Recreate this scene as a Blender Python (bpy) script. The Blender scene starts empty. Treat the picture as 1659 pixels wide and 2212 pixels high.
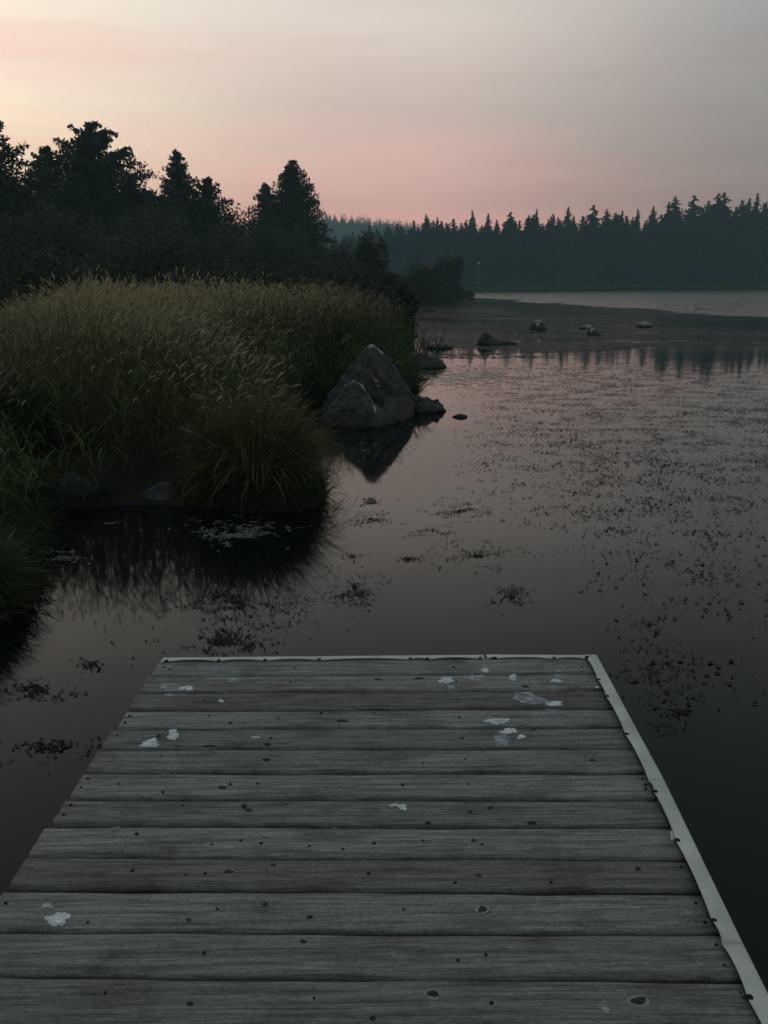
import bpy, bmesh, math, random
import numpy as np
from mathutils import Vector, Matrix, noise as mnoise
rad = math.radians
S = bpy.context.scene
C = S.collection
rng = np.random.default_rng(7)
random.seed(7)

# ------------------------------------------------------------------ camera, sky, exposure
H = 1.95                      # eye above the water
DECK = 0.38                   # deck top above the water
PITCH, ROLL = rad(15.3), rad(0.5)
FWD = Vector((0, math.cos(PITCH), -math.sin(PITCH)))
_U0 = Vector((0, math.sin(PITCH), math.cos(PITCH)))
_R0 = Vector((1, 0, 0))
RGT = _R0 * math.cos(ROLL) - _U0 * math.sin(ROLL)
UPV = _U0 * math.cos(ROLL) + _R0 * math.sin(ROLL)
cam_d = bpy.data.cameras.new('camera')
cam_d.sensor_fit = 'VERTICAL'; cam_d.sensor_height = 24.0; cam_d.lens = 24.0 * 3261 / 4032
cam_d.clip_start = 0.05; cam_d.clip_end = 6000
cam = bpy.data.objects.new('camera', cam_d); C.objects.link(cam)
M = Matrix((( RGT.x, UPV.x, -FWD.x, 0), (RGT.y, UPV.y, -FWD.y, 0), (RGT.z, UPV.z, -FWD.z, H), (0, 0, 0, 1)))
cam.matrix_world = M
S.camera = cam

SUN_AZ = rad(-38)             # where the sun went down, left of the view axis (+Y)
W = bpy.data.worlds.new('World'); S.world = W; W.use_nodes = True
nt = W.node_tree; nt.nodes.clear()
def N(t, k, **kw):
    n = t.nodes.new(k)
    for a, b in kw.items(): setattr(n, a, b)
    return n
def L(t, a, b): t.links.new(a, b)
def srgb(r, g, b):
    f = lambda c: (c/255/12.92 if c/255 <= .04045 else ((c/255+.055)/1.055)**2.4)
    return (f(r), f(g), f(b), 1)
def math_node(t, op, a, b=None, clamp=False):
    n = N(t, 'ShaderNodeMath', operation=op); n.use_clamp = clamp
    for i, v in enumerate((a, b)):
        if v is None: continue
        if isinstance(v, (int, float)): n.inputs[i].default_value = v
        else: L(t, v, n.inputs[i])
    return n.outputs[0]
def ramp(t, fac, stops, interp='LINEAR'):
    n = N(t, 'ShaderNodeValToRGB'); cr = n.color_ramp; cr.interpolation = interp
    while len(cr.elements) > 1: cr.elements.remove(cr.elements[-1])
    cr.elements[0].position = stops[0][0]; cr.elements[0].color = stops[0][1]
    for p, c in stops[1:]:
        e = cr.elements.new(p); e.color = c
    L(t, fac, n.inputs[0]); return n.outputs[0]
def mixc(t, fac, a, b, bt='MIX'):
    n = N(t, 'ShaderNodeMix', data_type='RGBA', blend_type=bt)
    for s, v in ((n.inputs[0], fac), (n.inputs[6], a), (n.inputs[7], b)):
        if isinstance(v, (int, float)): s.default_value = v
        elif isinstance(v, tuple): s.default_value = v
        else: L(t, v, s)
    return n.outputs[2]
tc = N(nt, 'ShaderNodeTexCoord')
nrm = N(nt, 'ShaderNodeVectorMath', operation='NORMALIZE'); L(nt, tc.outputs['Generated'], nrm.inputs[0])
sp = N(nt, 'ShaderNodeSeparateXYZ'); L(nt, nrm.outputs[0], sp.inputs[0])
el = math_node(nt, 'DIVIDE', math_node(nt, 'ARCSINE', sp.outputs[2]), rad(90), True)      # 0 horizon, 1 zenith
# thin smoke layers: a little noise stretched along the horizon shifts the height
mp = N(nt, 'ShaderNodeMapping'); mp.inputs['Scale'].default_value = (1.1, 1.1, 9)
L(nt, nrm.outputs[0], mp.inputs[0])
nz = N(nt, 'ShaderNodeTexNoise'); nz.inputs['Scale'].default_value = 2.2; nz.inputs['Detail'].default_value = 3; nz.inputs['Roughness'].default_value = .45
L(nt, mp.outputs[0], nz.inputs['Vector'])
wob = math_node(nt, 'MULTIPLY', math_node(nt, 'SUBTRACT', nz.outputs[0], .5), .055)
el2 = math_node(nt, 'ADD', el, wob, True)
dx = math_node(nt, 'MULTIPLY', sp.outputs[0], math.sin(SUN_AZ)); dy = math_node(nt, 'MULTIPLY', sp.outputs[1], math.cos(SUN_AZ))
hl = math_node(nt, 'SQRT', math_node(nt, 'ADD', math_node(nt, 'POWER', sp.outputs[0], 2.0), math_node(nt, 'ADD', math_node(nt, 'POWER', sp.outputs[1], 2.0), 1e-5)))
ca = math_node(nt, 'DIVIDE', math_node(nt, 'ADD', dx, dy), hl)          # cosine of the azimuth from the sunset
az = math_node(nt, 'DIVIDE', math_node(nt, 'ARCCOSINE', ca), math.pi)   # 0 sunset .. 1 opposite
d = 1/90
warm = ramp(nt, el2, [(0, srgb(252,160,144)), (3*d, srgb(255,180,160)), (6.5*d, srgb(255,222,190)), (10*d, srgb(252,236,208)), (12.5*d, srgb(246,216,196)),
                      (16*d, srgb(240,226,206)), (20*d, srgb(214,204,192)), (30*d, srgb(168,167,165)), (50*d, srgb(126,133,137)), (1, srgb(108,122,127))])
mid = ramp(nt, el2, [(0, srgb(250,172,162)), (3*d, srgb(253,186,172)), (6*d, srgb(229,178,168)), (10*d, srgb(194,172,164)), (14*d, srgb(206,191,181)), (17*d, srgb(207,196,186)),
                     (21*d, srgb(178,173,167)), (30*d, srgb(140,142,141)), (50*d, srgb(116,125,128)), (1, srgb(108,122,127))])
cool = ramp(nt, el2, [(0, srgb(166,134,130)), (4*d, srgb(152,130,127)), (8*d, srgb(139,128,125)), (16*d, srgb(144,142,142)), (22*d, srgb(132,134,132)), (30*d, srgb(116,122,123)),
                      (50*d, srgb(107,119,123)), (1, srgb(108,122,127))])
def smooth01(t, v, a, b):
    n = N(t, 'ShaderNodeMapRange', interpolation_type='SMOOTHSTEP'); n.inputs[1].default_value = a; n.inputs[2].default_value = b; L(t, v, n.inputs[0]); return n.outputs[0]
az2 = math_node(nt, 'ADD', az, math_node(nt, 'MULTIPLY', wob, 0.6))
c1 = mixc(nt, smooth01(nt, az2, .04, .21), warm, mid)
c2 = mixc(nt, smooth01(nt, az2, .20, .36), c1, cool)
mp_s = N(nt, 'ShaderNodeMapping'); mp_s.inputs['Scale'].default_value = (1.3, 1.3, 17); mp_s.inputs['Rotation'].default_value = (0, .03, 0)
L(nt, nrm.outputs[0], mp_s.inputs[0])
nz2 = N(nt, 'ShaderNodeTexNoise'); nz2.inputs['Scale'].default_value = 1.7; nz2.inputs['Detail'].default_value = 4; nz2.inputs['Roughness'].default_value = .5
L(nt, mp_s.outputs[0], nz2.inputs['Vector'])
strk = math_node(nt, 'MULTIPLY', smooth01(nt, nz2.outputs[0], .46, .66), smooth01(nt, el, .42, .06))
c2 = mixc(nt, math_node(nt, 'MULTIPLY', strk, .55), c2, mixc(nt, 1.0, c2, (.93, .80, .80, 1), 'MULTIPLY'))
bg = N(nt, 'ShaderNodeBackground'); L(nt, c2, bg.inputs[0]); bg.inputs[1].default_value = 1.42
sky = N(nt, 'ShaderNodeTexSky', sky_type='NISHITA'); sky.sun_disc = False
sky.sun_elevation = rad(0.5); sky.sun_rotation = SUN_AZ; sky.dust_density = 3
bg2 = N(nt, 'ShaderNodeBackground'); L(nt, sky.outputs[0], bg2.inputs[0]); bg2.inputs[1].default_value = .05
ad = N(nt, 'ShaderNodeAddShader'); L(nt, bg.outputs[0], ad.inputs[0]); L(nt, bg2.outputs[0], ad.inputs[1])
wo = N(nt, 'ShaderNodeOutputWorld'); L(nt, ad.outputs[0], wo.inputs[0])
S.view_settings.view_transform = 'Standard'; S.view_settings.look = 'None'
S.view_settings.exposure = 0; S.view_settings.gamma = 1; S.view_settings.use_curve_mapping = False
S.cycles.use_denoising = True
S.cycles.max_bounces = 8; S.cycles.diffuse_bounces = 3; S.cycles.glossy_bounces = 4; S.cycles.volume_bounces = 1
S.cycles.transparent_max_bounces = 16

# ------------------------------------------------------------------ helpers
def ray(px, py):              # a pixel of the photograph scaled to 1659 x 2212 -> direction
    return FWD + RGT * ((px - 829.5) / 1789) - UPV * ((py - 1106) / 1789)
def at(px, py, z=0.0):
    v = ray(px, py); t = (z - H) / v.z
    return Vector((v.x * t, v.y * t, z))
def at_y(px, py, Y):
    v = ray(px, py); t = Y / v.y
    return Vector((v.x * t, Y, H + v.z * t))
def tag(o, label=None, cat=None, group=None, kind=None):
    if label: o['label'] = label
    if cat: o['category'] = cat
    if group: o['group'] = group
    if kind: o['kind'] = kind
    return o
def link(name, me, mat=None, parent=None, loc=None):
    o = bpy.data.objects.new(name, me); C.objects.link(o)
    if mat is not None and me is not None and not me.materials: me.materials.append(mat)
    if parent is not None: o.parent = parent
    if loc is not None: o.location = loc
    return o
def empty(name, loc, rz=0):
    o = bpy.data.objects.new(name, None); C.objects.link(o); o.location = loc; o.rotation_euler = (0, 0, rz); o.empty_display_size = .1
    return o
def mesh_np(name, V, F, colors=None, smooth=False):
    """V (n,3); F list of (m,k) int arrays"""
    me = bpy.data.meshes.new(name)
    F = [f for f in (F if isinstance(F, list) else [F]) if len(f)]
    me.vertices.add(len(V)); me.vertices.foreach_set('co', np.asarray(V, np.float32).ravel())
    nl = sum(f.size for f in F); npoly = sum(len(f) for f in F)
    me.loops.add(nl); me.polygons.add(npoly)
    me.loops.foreach_set('vertex_index', np.concatenate([f.ravel() for f in F]).astype(np.int32))
    tot = np.concatenate([np.full(len(f), f.shape[1]) for f in F]).astype(np.int32)
    st = np.concatenate([[0], np.cumsum(tot)[:-1]]).astype(np.int32)
    me.polygons.foreach_set('loop_start', st)
    if smooth: me.polygons.foreach_set('use_smooth', np.ones(npoly, bool))
    if colors is not None:
        a = me.color_attributes.new('tint', 'FLOAT_COLOR', 'POINT')
        cc = np.ones((len(V), 4), np.float32); cc[:, :colors.shape[1]] = colors
        a.data.foreach_set('color', cc.ravel())
    me.update(calc_edges=True); me.validate()
    return me
def copy_thing(o):
    c = o.copy(); C.objects.link(c)
    for ch in o.children:
        k = ch.copy(); C.objects.link(k); k.parent = c
    return c
def vnoise(x, y, seed=0, octaves=3, f=1.0):
    """cheap tiling-free value noise, vectorised, about 0..1"""
    x = np.asarray(x, float); y = np.asarray(y, float)
    out = np.zeros(np.broadcast(x, y).shape); amp = 1.; tot = 0
    for k in range(octaves):
        X = x * f + 17.3*k + seed*3.7; Y = y * f + 9.1*k - seed*5.3
        xi = np.floor(X); yi = np.floor(Y); u = X - xi; v = Y - yi; u = u*u*(3-2*u); v = v*v*(3-2*v)
        def h(a, b):
            s = np.sin(a*127.1 + b*311.7 + seed*13.7) * 43758.5453
            return s - np.floor(s)
        out += amp*((h(xi,yi)*(1-u)+h(xi+1,yi)*u)*(1-v) + (h(xi,yi+1)*(1-u)+h(xi+1,yi+1)*u)*v)
        tot += amp; amp *= .5; f *= 2
    return out / tot

def mat_base(name):
    m = bpy.data.materials.new(name); m.use_nodes = True
    t = m.node_tree; b = t.nodes['Principled BSDF']; return m, t, b
def tint_mat(name, color, var=.25, rough=.85, spec=.2, scale=3.0, translucent=0.0, obj_rand=.12):
    m, t, b = mat_base(name)
    at_ = N(t, 'ShaderNodeAttribute', attribute_name='tint')
    g = N(t, 'ShaderNodeNewGeometry'); n = N(t, 'ShaderNodeTexNoise'); n.inputs['Scale'].default_value = scale; n.inputs['Detail'].default_value = 3
    L(t, g.outputs['Position'], n.inputs['Vector'])
    oi = N(t, 'ShaderNodeObjectInfo')
    v = math_node(t, 'ADD', 1 - var/2 - obj_rand/2, math_node(t, 'ADD', math_node(t, 'MULTIPLY', n.outputs[0], var), math_node(t, 'MULTIPLY', oi.outputs['Random'], obj_rand)))
    c = mixc(t, 1.0, at_.outputs['Color'], color, 'MULTIPLY')
    vm = N(t, 'ShaderNodeVectorMath', operation='SCALE'); L(t, c, vm.inputs[0]); L(t, v, vm.inputs['Scale'])
    L(t, vm.outputs[0], b.inputs['Base Color']); b.inputs['Roughness'].default_value = rough
    b.inputs['Specular IOR Level'].default_value = spec
    if translucent:
        tr = N(t, 'ShaderNodeBsdfTranslucent'); L(t, vm.outputs[0], tr.inputs[0])
        mx = N(t, 'ShaderNodeMixShader'); mx.inputs[0].default_value = translucent
        L(t, b.outputs[0], mx.inputs[1]); L(t, tr.outputs[0], mx.inputs[2])
        L(t, mx.outputs[0], t.nodes['Material Output'].inputs['Surface'])
    return m

# ---- materials
M_grass = tint_mat('grass_blade', (1, 1, 1, 1), .3, .75, .2, 2.0, .25)
M_needle = tint_mat('needles', (.040, .055, .040, 1), .4, .95, .05, .6)
M_fir = tint_mat('fir_needles', (.040, .058, .046, 1), .4, .95, .05, .2, 0, .3)
M_leaf = tint_mat('shrub_leaves', (.050, .066, .042, 1), .5, .85, .12, .8, .12, .25)
M_weed = tint_mat('pondweed_leaf', (1, 1, 1, 1), .3, .9, .03, 5, 0, 0)
def bark():
    m, t, b = mat_base('bark')
    n = N(t, 'ShaderNodeTexNoise'); n.inputs['Scale'].default_value = 6; n.inputs['Detail'].default_value = 5
    tcx = N(t, 'ShaderNodeTexCoord'); mpp = N(t, 'ShaderNodeMapping'); mpp.inputs['Scale'].default_value = (3, 3, .5)
    L(t, tcx.outputs['Object'], mpp.inputs[0]); L(t, mpp.outputs[0], n.inputs['Vector'])
    L(t, ramp(t, n.outputs[0], [(.3, (.035, .025, .02, 1)), (.7, (.10, .075, .055, 1))]), b.inputs['Base Color'])
    b.inputs['Roughness'].default_value = .95; return m
M_bark = bark()
def soil():
    m, t, b = mat_base('soil')
    g = N(t, 'ShaderNodeNewGeometry'); n = N(t, 'ShaderNodeTexNoise'); n.inputs['Scale'].default_value = 1.5; n.inputs['Detail'].default_value = 8
    L(t, g.outputs['Position'], n.inputs['Vector'])
    L(t, ramp(t, n.outputs[0], [(.3, (.010, .009, .006, 1)), (.55, (.018, .018, .011, 1)), (.75, (.030, .032, .018, 1))]), b.inputs['Base Color'])
    bp = N(t, 'ShaderNodeBump'); bp.inputs['Strength'].default_value = .8; bp.inputs['Distance'].default_value = .1; L(t, n.outputs[0], bp.inputs['Height']); L(t, bp.outputs[0], b.inputs['Normal'])
    b.inputs['Roughness'].default_value = .95; b.inputs['Specular IOR Level'].default_value = .1; return m
M_soil = soil()

# ------------------------------------------------------------------ terrain
shore_px = [(-60, 1400), (0, 1338), (60, 1312), (78, 1285), (70, 1225), (85, 1160), (110, 1112), (250, 1088), (430, 1092), (560, 1104), (660, 1104), (700, 1080), (690, 1040), (655, 985),
            (625, 930), (628, 895), (700, 860), (800, 850), (872, 850), (884, 830), (868, 796), (900, 785), (892, 760), (886, 712), (880, 690), (866, 668), (846, 659), (900, 651), (960, 648), (1014, 643)]
SH = [tuple(at(*p)[:2]) for p in shore_px]
tip = SH[-1]
FAR = 262.0
near = [(-9, -14), (-4.2, -3), (-3.4, 1.5), (-3.0, 3.4)]
farp = [(tip[0]-1, tip[1]+8), (-2, 165), (-30, 190), (-48, 225), (-42, 254), (-25, FAR-1), (0, FAR+2), (30, FAR-2), (55, FAR+1), (85, FAR-3), (120, FAR), (170, FAR-8), (300, FAR-30)]
POLY = np.array([(-3000, -14)] + near + SH + farp + [(3000, 200), (3000, 5000), (-3000, 5000)])
def inside(x, y):
    r = np.zeros(x.shape, bool); n = len(POLY)
    for i in range(n):
        x1, y1 = POLY[i]; x2, y2 = POLY[(i+1) % n]
        if y1 == y2: continue
        c = ((y1 > y) != (y2 > y)) & (x < (x2-x1)*(y-y1)/(y2-y1) + x1); r ^= c
    return r
def sdist(x, y):
    dmin = np.full(x.shape, 1e9); pts = POLY[:-2]
    for i in range(len(pts)-1):
        x1, y1 = pts[i]; x2, y2 = pts[i+1]; vx, vy = x2-x1, y2-y1; L2 = vx*vx+vy*vy
        t = np.clip(((x-x1)*vx+(y-y1)*vy)/L2, 0, 1); dmin = np.minimum(dmin, np.hypot(x-x1-t*vx, y-y1-t*vy))
    return np.where(inside(x, y), dmin, -dmin)
def ground_z(x, y):
    x = np.asarray(x, float); y = np.asarray(y, float)
    s = sdist(x, y)
    hi = .55*(1-np.exp(-np.maximum(s, 0)/1.1)) + np.clip((s-25)*.025, 0, 3) + np.clip((y-400)*.05, 0, 1)*np.clip((y-400)*.03, 0, 12)
    lo = np.maximum(-1.4, s*.35)
    z = np.where(s > 0, .02+hi, lo) + np.where(s > 0, (vnoise(x, y, 3, 3, .7)-.5)*.22*np.clip(s, 0, 1), 0)
    return z
gx = np.concatenate([-np.geomspace(14, 2500, 45)[::-1], np.linspace(-13.7, 16, 150), np.geomspace(16.4, 2500, 45)])
gy = np.concatenate([-np.geomspace(8, 600, 14)[::-1], np.linspace(-7, 26, 165), np.geomspace(26.4, 3500, 120)])
X, Y = np.meshgrid(gx, gy); Z = ground_z(X, Y)
nx, ny = len(gx), len(gy)
idx = np.arange(nx*ny).reshape(ny, nx)
F = np.stack([idx[:-1, :-1], idx[:-1, 1:], idx[1:, 1:], idx[1:, :-1]], -1).reshape(-1, 4)
g = link('ground', mesh_np('ground', np.stack([X, Y, Z], -1).reshape(-1, 3), F, smooth=True), M_soil)
tag(g, 'dark soil bank and lake bed under the vegetation', kind='structure')

# ------------------------------------------------------------------ water
def water_mat():
    m, t, b = mat_base('lake_water')
    g = N(t, 'ShaderNodeNewGeometry'); sp = N(t, 'ShaderNodeSeparateXYZ'); L(t, g.outputs['Position'], sp.inputs[0])
    b.inputs['Base Color'].default_value = (.004, .006, .006, 1); b.inputs['IOR'].default_value = 1.26
    # wind-ruffled open water: right of a slanting line and beyond about 45 m
    mp = N(t, 'ShaderNodeMapping'); mp.inputs['Scale'].default_value = (.13, .085, 1); L(t, g.outputs['Position'], mp.inputs[0])
    n = N(t, 'ShaderNodeTexNoise'); n.inputs['Scale'].default_value = 1; n.inputs['Detail'].default_value = 5; L(t, mp.outputs[0], n.inputs['Vector'])
    mp2 = N(t, 'ShaderNodeMapping'); mp2.inputs['Scale'].default_value = (.012, .05, 1); L(t, g.outputs['Position'], mp2.inputs[0])
    nb = N(t, 'ShaderNodeTexNoise'); nb.inputs['Scale'].default_value = 1; nb.inputs['Detail'].default_value = 2; L(t, mp2.outputs[0], nb.inputs['Vector'])
    # line from (14,127) to (22,49): distance in y past y0(x) = 127 - (x-14)*9.75, softly
    y0 = math_node(t, 'MAXIMUM', math_node(t, 'SUBTRACT', 127.0, math_node(t, 'MULTIPLY', math_node(t, 'SUBTRACT', sp.outputs[0], 14.0), 9.75)), 47.0)
    rel = math_node(t, 'DIVIDE', math_node(t, 'SUBTRACT', sp.outputs[1], y0), sp.outputs[1])
    rel = math_node(t, 'ADD', rel, math_node(t, 'MULTIPLY', math_node(t, 'SUBTRACT', n.outputs[0], .5), 1.6))
    rel = math_node(t, 'ADD', rel, math_node(t, 'MULTIPLY', math_node(t, 'SUBTRACT', nb.outputs[0], .5), 1.0))
    ruf = smooth01(t, rel, -.02, .10)
    # weed-choked shallows between about 24 and 90 m dull the mirror
    band = math_node(t, 'MULTIPLY', smooth01(t, sp.outputs[1], 21, 30), math_node(t, 'ADD', .25, smooth01(t, n.outputs[0], .38, .62)))
    # ripples
    r1 = N(t, 'ShaderNodeTexNoise'); r1.inputs['Scale'].default_value = 7; r1.inputs['Detail'].default_value = 3
    mp3 = N(t, 'ShaderNodeMapping'); mp3.inputs['Scale'].default_value = (.7, 1.3, 1); L(t, g.outputs['Position'], mp3.inputs[0]); L(t, mp3.outputs[0], r1.inputs['Vector'])
    r2 = N(t, 'ShaderNodeTexNoise'); r2.inputs['Scale'].default_value = .9; r2.inputs['Detail'].default_value = 2; L(t, mp3.outputs[0], r2.inputs['Vector'])
    bp1 = N(t, 'ShaderNodeBump'); bp1.inputs['Distance'].default_value = .006; L(t, r2.outputs[0], bp1.inputs['Height']); bp1.inputs['Strength'].default_value = .35
    bp2 = N(t, 'ShaderNodeBump'); bp2.inputs['Distance'].default_value = .03; L(t, r1.outputs[0], bp2.inputs['Height']); L(t, ruf, bp2.inputs['Strength']); L(t, bp1.outputs[0], bp2.inputs['Normal'])
    # small wind waves: facet slopes taken straight from noise so that they do not average out far away
    wn = N(t, 'ShaderNodeTexNoise'); wn.inputs['Scale'].default_value = 3.1; wn.inputs['Detail'].default_value = 2; L(t, g.outputs['Position'], wn.inputs['Vector'])
    wd = N(t, 'ShaderNodeVectorMath', operation='SUBTRACT'); L(t, wn.outputs['Color'], wd.inputs[0]); wd.inputs[1].default_value = (.5, .5, .5)
    wk = N(t, 'ShaderNodeVectorMath', operation='MULTIPLY'); L(t, wd.outputs[0], wk.inputs[0]); wk.inputs[1].default_value = (1.6, 1.6, 0)
    ws = N(t, 'ShaderNodeVectorMath', operation='SCALE'); L(t, wk.outputs[0], ws.inputs[0]); L(t, ruf, ws.inputs['Scale'])
    wa = N(t, 'ShaderNodeVectorMath', operation='ADD'); L(t, ws.outputs[0], wa.inputs[0]); L(t, bp1.outputs[0], wa.inputs[1])
    wno = N(t, 'ShaderNodeVectorMath', operation='NORMALIZE'); L(t, wa.outputs[0], wno.inputs[0]); L(t, wno.outputs[0], b.inputs['Normal'])
    ro = math_node(t, 'ADD', .055, math_node(t, 'ADD', math_node(t, 'MULTIPLY', band, .05), math_node(t, 'MULTIPLY', ruf, .10))); L(t, ro, b.inputs['Roughness'])
    return m
M_water = water_mat()
wx = [-1500, 1500]; wy = [-500, 2000]
w = link('lake_water', mesh_np('lake_water', np.array([(-1500, -500, 0), (1500, -500, 0), (1500, 2000, 0), (-1500, 2000, 0)], float), np.array([[0, 1, 2, 3]])), M_water)
tag(w, 'calm lake surface mirroring the dusk sky', kind='structure')

# ------------------------------------------------------------------ haze
def haze():
    m = bpy.data.materials.new('haze'); m.use_nodes = True; t = m.node_tree; t.nodes.clear()
    v = N(t, 'ShaderNodeVolumePrincipled'); v.inputs['Color'].default_value = (.50, .82, .88, 1); v.inputs['Density'].default_value = .00085
    o = N(t, 'ShaderNodeOutputMaterial'); L(t, v.outputs[0], o.inputs['Volume'])
    x, y0, y1, z0, z1 = 800, -500, 960, -3, 90
    V = np.array([(sx, sy, sz) for sz in (z0, z1) for sy in (y0, y1) for sx in (-x, x)], float)
    F = np.array([[0, 2, 3, 1], [4, 5, 7, 6], [0, 1, 5, 4], [2, 6, 7, 3], [0, 4, 6, 2], [1, 3, 7, 5]])
    tag(link('haze', mesh_np('haze', V, F), m), 'thin smoke haze over the lake', kind='stuff')
haze()

# ------------------------------------------------------------------ vegetation builders
def blades(base, azim, th0, bend, length, width, col, segs=4, tipcol=None, zmin=None):
    """ribbons; base (N,3)  angles from vertical; returns V, F, colours"""
    n = len(base); S_ = segs
    t = np.linspace(0, 1, S_+1)
    th = th0[:, None] + bend[:, None]*t[None, :]
    st = length[:, None]/S_
    dxy = np.sin(th)*st; dz = np.cos(th)*st
    r = np.concatenate([np.zeros((n, 1)), np.cumsum(dxy[:, :-1], 1)], 1); z = np.concatenate([np.zeros((n, 1)), np.cumsum(dz[:, :-1], 1)], 1)
    cx, cy = np.cos(azim)[:, None], np.sin(azim)[:, None]
    P = np.stack([base[:, 0:1]+r*cx, base[:, 1:2]+r*cy, base[:, 2:3]+z], -1)
    wa = azim + np.pi/2 + rng.normal(0, .9, n)
    wv = np.stack([np.cos(wa), np.sin(wa), np.zeros(n)], -1)[:, None, :]
    prof = np.minimum(1, (1-t)*1.8+.0)[None, :, None]*width[:, None, None]*.5
    A = P[:, :-1]-wv*prof[:, :-1]; B = P[:, :-1]+wv*prof[:, :-1]
    V = np.empty((n, 2*S_+1, 3)); V[:, 0:2*S_:2] = A; V[:, 1:2*S_:2] = B; V[:, -1] = P[:, -1]
    k = np.arange(n)[:, None]*(2*S_+1)
    Q = np.concatenate([np.stack([k[:, 0]+2*i, k[:, 0]+2*i+1, k[:, 0]+2*i+3, k[:, 0]+2*i+2], -1) for i in range(S_-1)])
    T = np.stack([k[:, 0]+2*S_-2, k[:, 0]+2*S_-1, k[:, 0]+2*S_], -1)
    cc = np.repeat(col[:, None, :], 2*S_+1, 1)
    if tipcol is not None:
        f = np.concatenate([np.repeat(t[:-1], 2), [1]])[None, :, None]**1.5
        cc = cc*(1-f)+tipcol[:, None, :]*f
    if zmin is not None: V[..., 2] = np.maximum(V[..., 2], zmin)
    return V.reshape(-1, 3), Q, T, cc.reshape(-1, 3)
def merge(parts):
    V, Q, T, Cc = [], [], [], []; o = 0
    for v, q, t, c in parts:
        V.append(v); Q.append(q+o); T.append(t+o); Cc.append(c); o += len(v)
    return np.concatenate(V), [np.concatenate(Q), np.concatenate(T)], np.concatenate(Cc)
def heads(base, azim, th0, bend, length, width, col):
    """seed heads: two crossed spindle ribbons along a nodding curve"""
    out = []
    for _ in range(2):
        n = len(base); S_ = 3; t = np.linspace(0, 1, S_+1)
        th = th0[:, None]+bend[:, None]*t[None]
        st = length[:, None]/S_
        r = np.concatenate([np.zeros((n, 1)), np.cumsum((np.sin(th)*st)[:, :-1], 1)], 1); z = np.concatenate([np.zeros((n, 1)), np.cumsum((np.cos(th)*st)[:, :-1], 1)], 1)
        P = np.stack([base[:, 0:1]+r*np.cos(azim)[:, None], base[:, 1:2]+r*np.sin(azim)[:, None], base[:, 2:3]+z], -1)
        if _ == 0: wv = np.stack([-np.sin(azim), np.cos(azim), 0*azim], -1)[:, None]
        else: wv = np.stack([-np.cos(azim)*np.cos(th[:, 1]), -np.sin(azim)*np.cos(th[:, 1]), np.sin(th[:, 1])], -1)[:, None]
        pr = (np.array([.25, 1, .8, .1])[None, :, None])*width[:, None, None]*.5
        V = np.empty((n, 8, 3)); V[:, 0::2] = P-wv*pr; V[:, 1::2] = P+wv*pr
        k = np.arange(n)*8
        Q = np.concatenate([np.stack([k+2*i, k+2*i+1, k+2*i+3, k+2*i+2], -1) for i in range(3)])
        out.append((V.reshape(-1, 3), Q, np.zeros((0, 3), int), np.repeat(col[:, None], 8, 1).reshape(-1, 3)))
    return out
def tris_cloud(P, size, col, flat=0.0, aspect=.5, seed=0):
    """one leaf-like quad (kite) per point, random orientation"""
    n = len(P); r = np.random.default_rng(seed)
    a = r.normal(size=(n, 3)); a[:, 2] *= (1-flat); a /= np.linalg.norm(a, axis=1)[:, None]
    b = r.normal(size=(n, 3)); b[:, 2] *= (1-flat); b -= a*np.sum(a*b, 1)[:, None]; b /= np.linalg.norm(b, axis=1)[:, None]
    s = size[:, None]
    V = np.stack([P-a*s*.5, P+b*s*aspect*.5, P+a*s*.5, P-b*s*aspect*.5], 1)
    k = np.arange(n)*4
    return V.reshape(-1, 3), np.stack([k, k+1, k+2, k+3], -1), np.repeat(col[:, None], 4, 1).reshape(-1, 3)
def tube_path(pts, radii, sides=6):
    V, F = [], []
    pts = [Vector(p) for p in pts]
    for i, p in enumerate(pts):
        dvec = (pts[min(i+1, len(pts)-1)]-pts[max(i-1, 0)]).normalized()
        u = dvec.orthogonal().normalized(); v = dvec.cross(u)
        for k in range(sides):
            a = 2*math.pi*k/sides; V.append(tuple(p+(u*math.cos(a)+v*math.sin(a))*radii[i]))
    for i in range(len(pts)-1):
        for k in range(sides):
            a, b = i*sides+k, i*sides+(k+1) % sides; F.append((a, b, b+sides, a+sides))
    return V, F
def wood_mesh(name, paths):
    V, F = [], []
    for pts, rr, sd in paths:
        v, f = tube_path(pts, rr, sd); o = len(V); V += v; F += [tuple(i+o for i in q) for q in f]
    return mesh_np(name, np.array(V), np.array(F), smooth=True)
def g_noise_tint(n, seed, lo=.6, hi=1.25):
    r = np.random.default_rng(seed); v = r.uniform(lo, hi, n)
    return np.stack([v*r.uniform(.9, 1.1, n), v, v*r.uniform(.9, 1.1, n)], -1)

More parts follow.
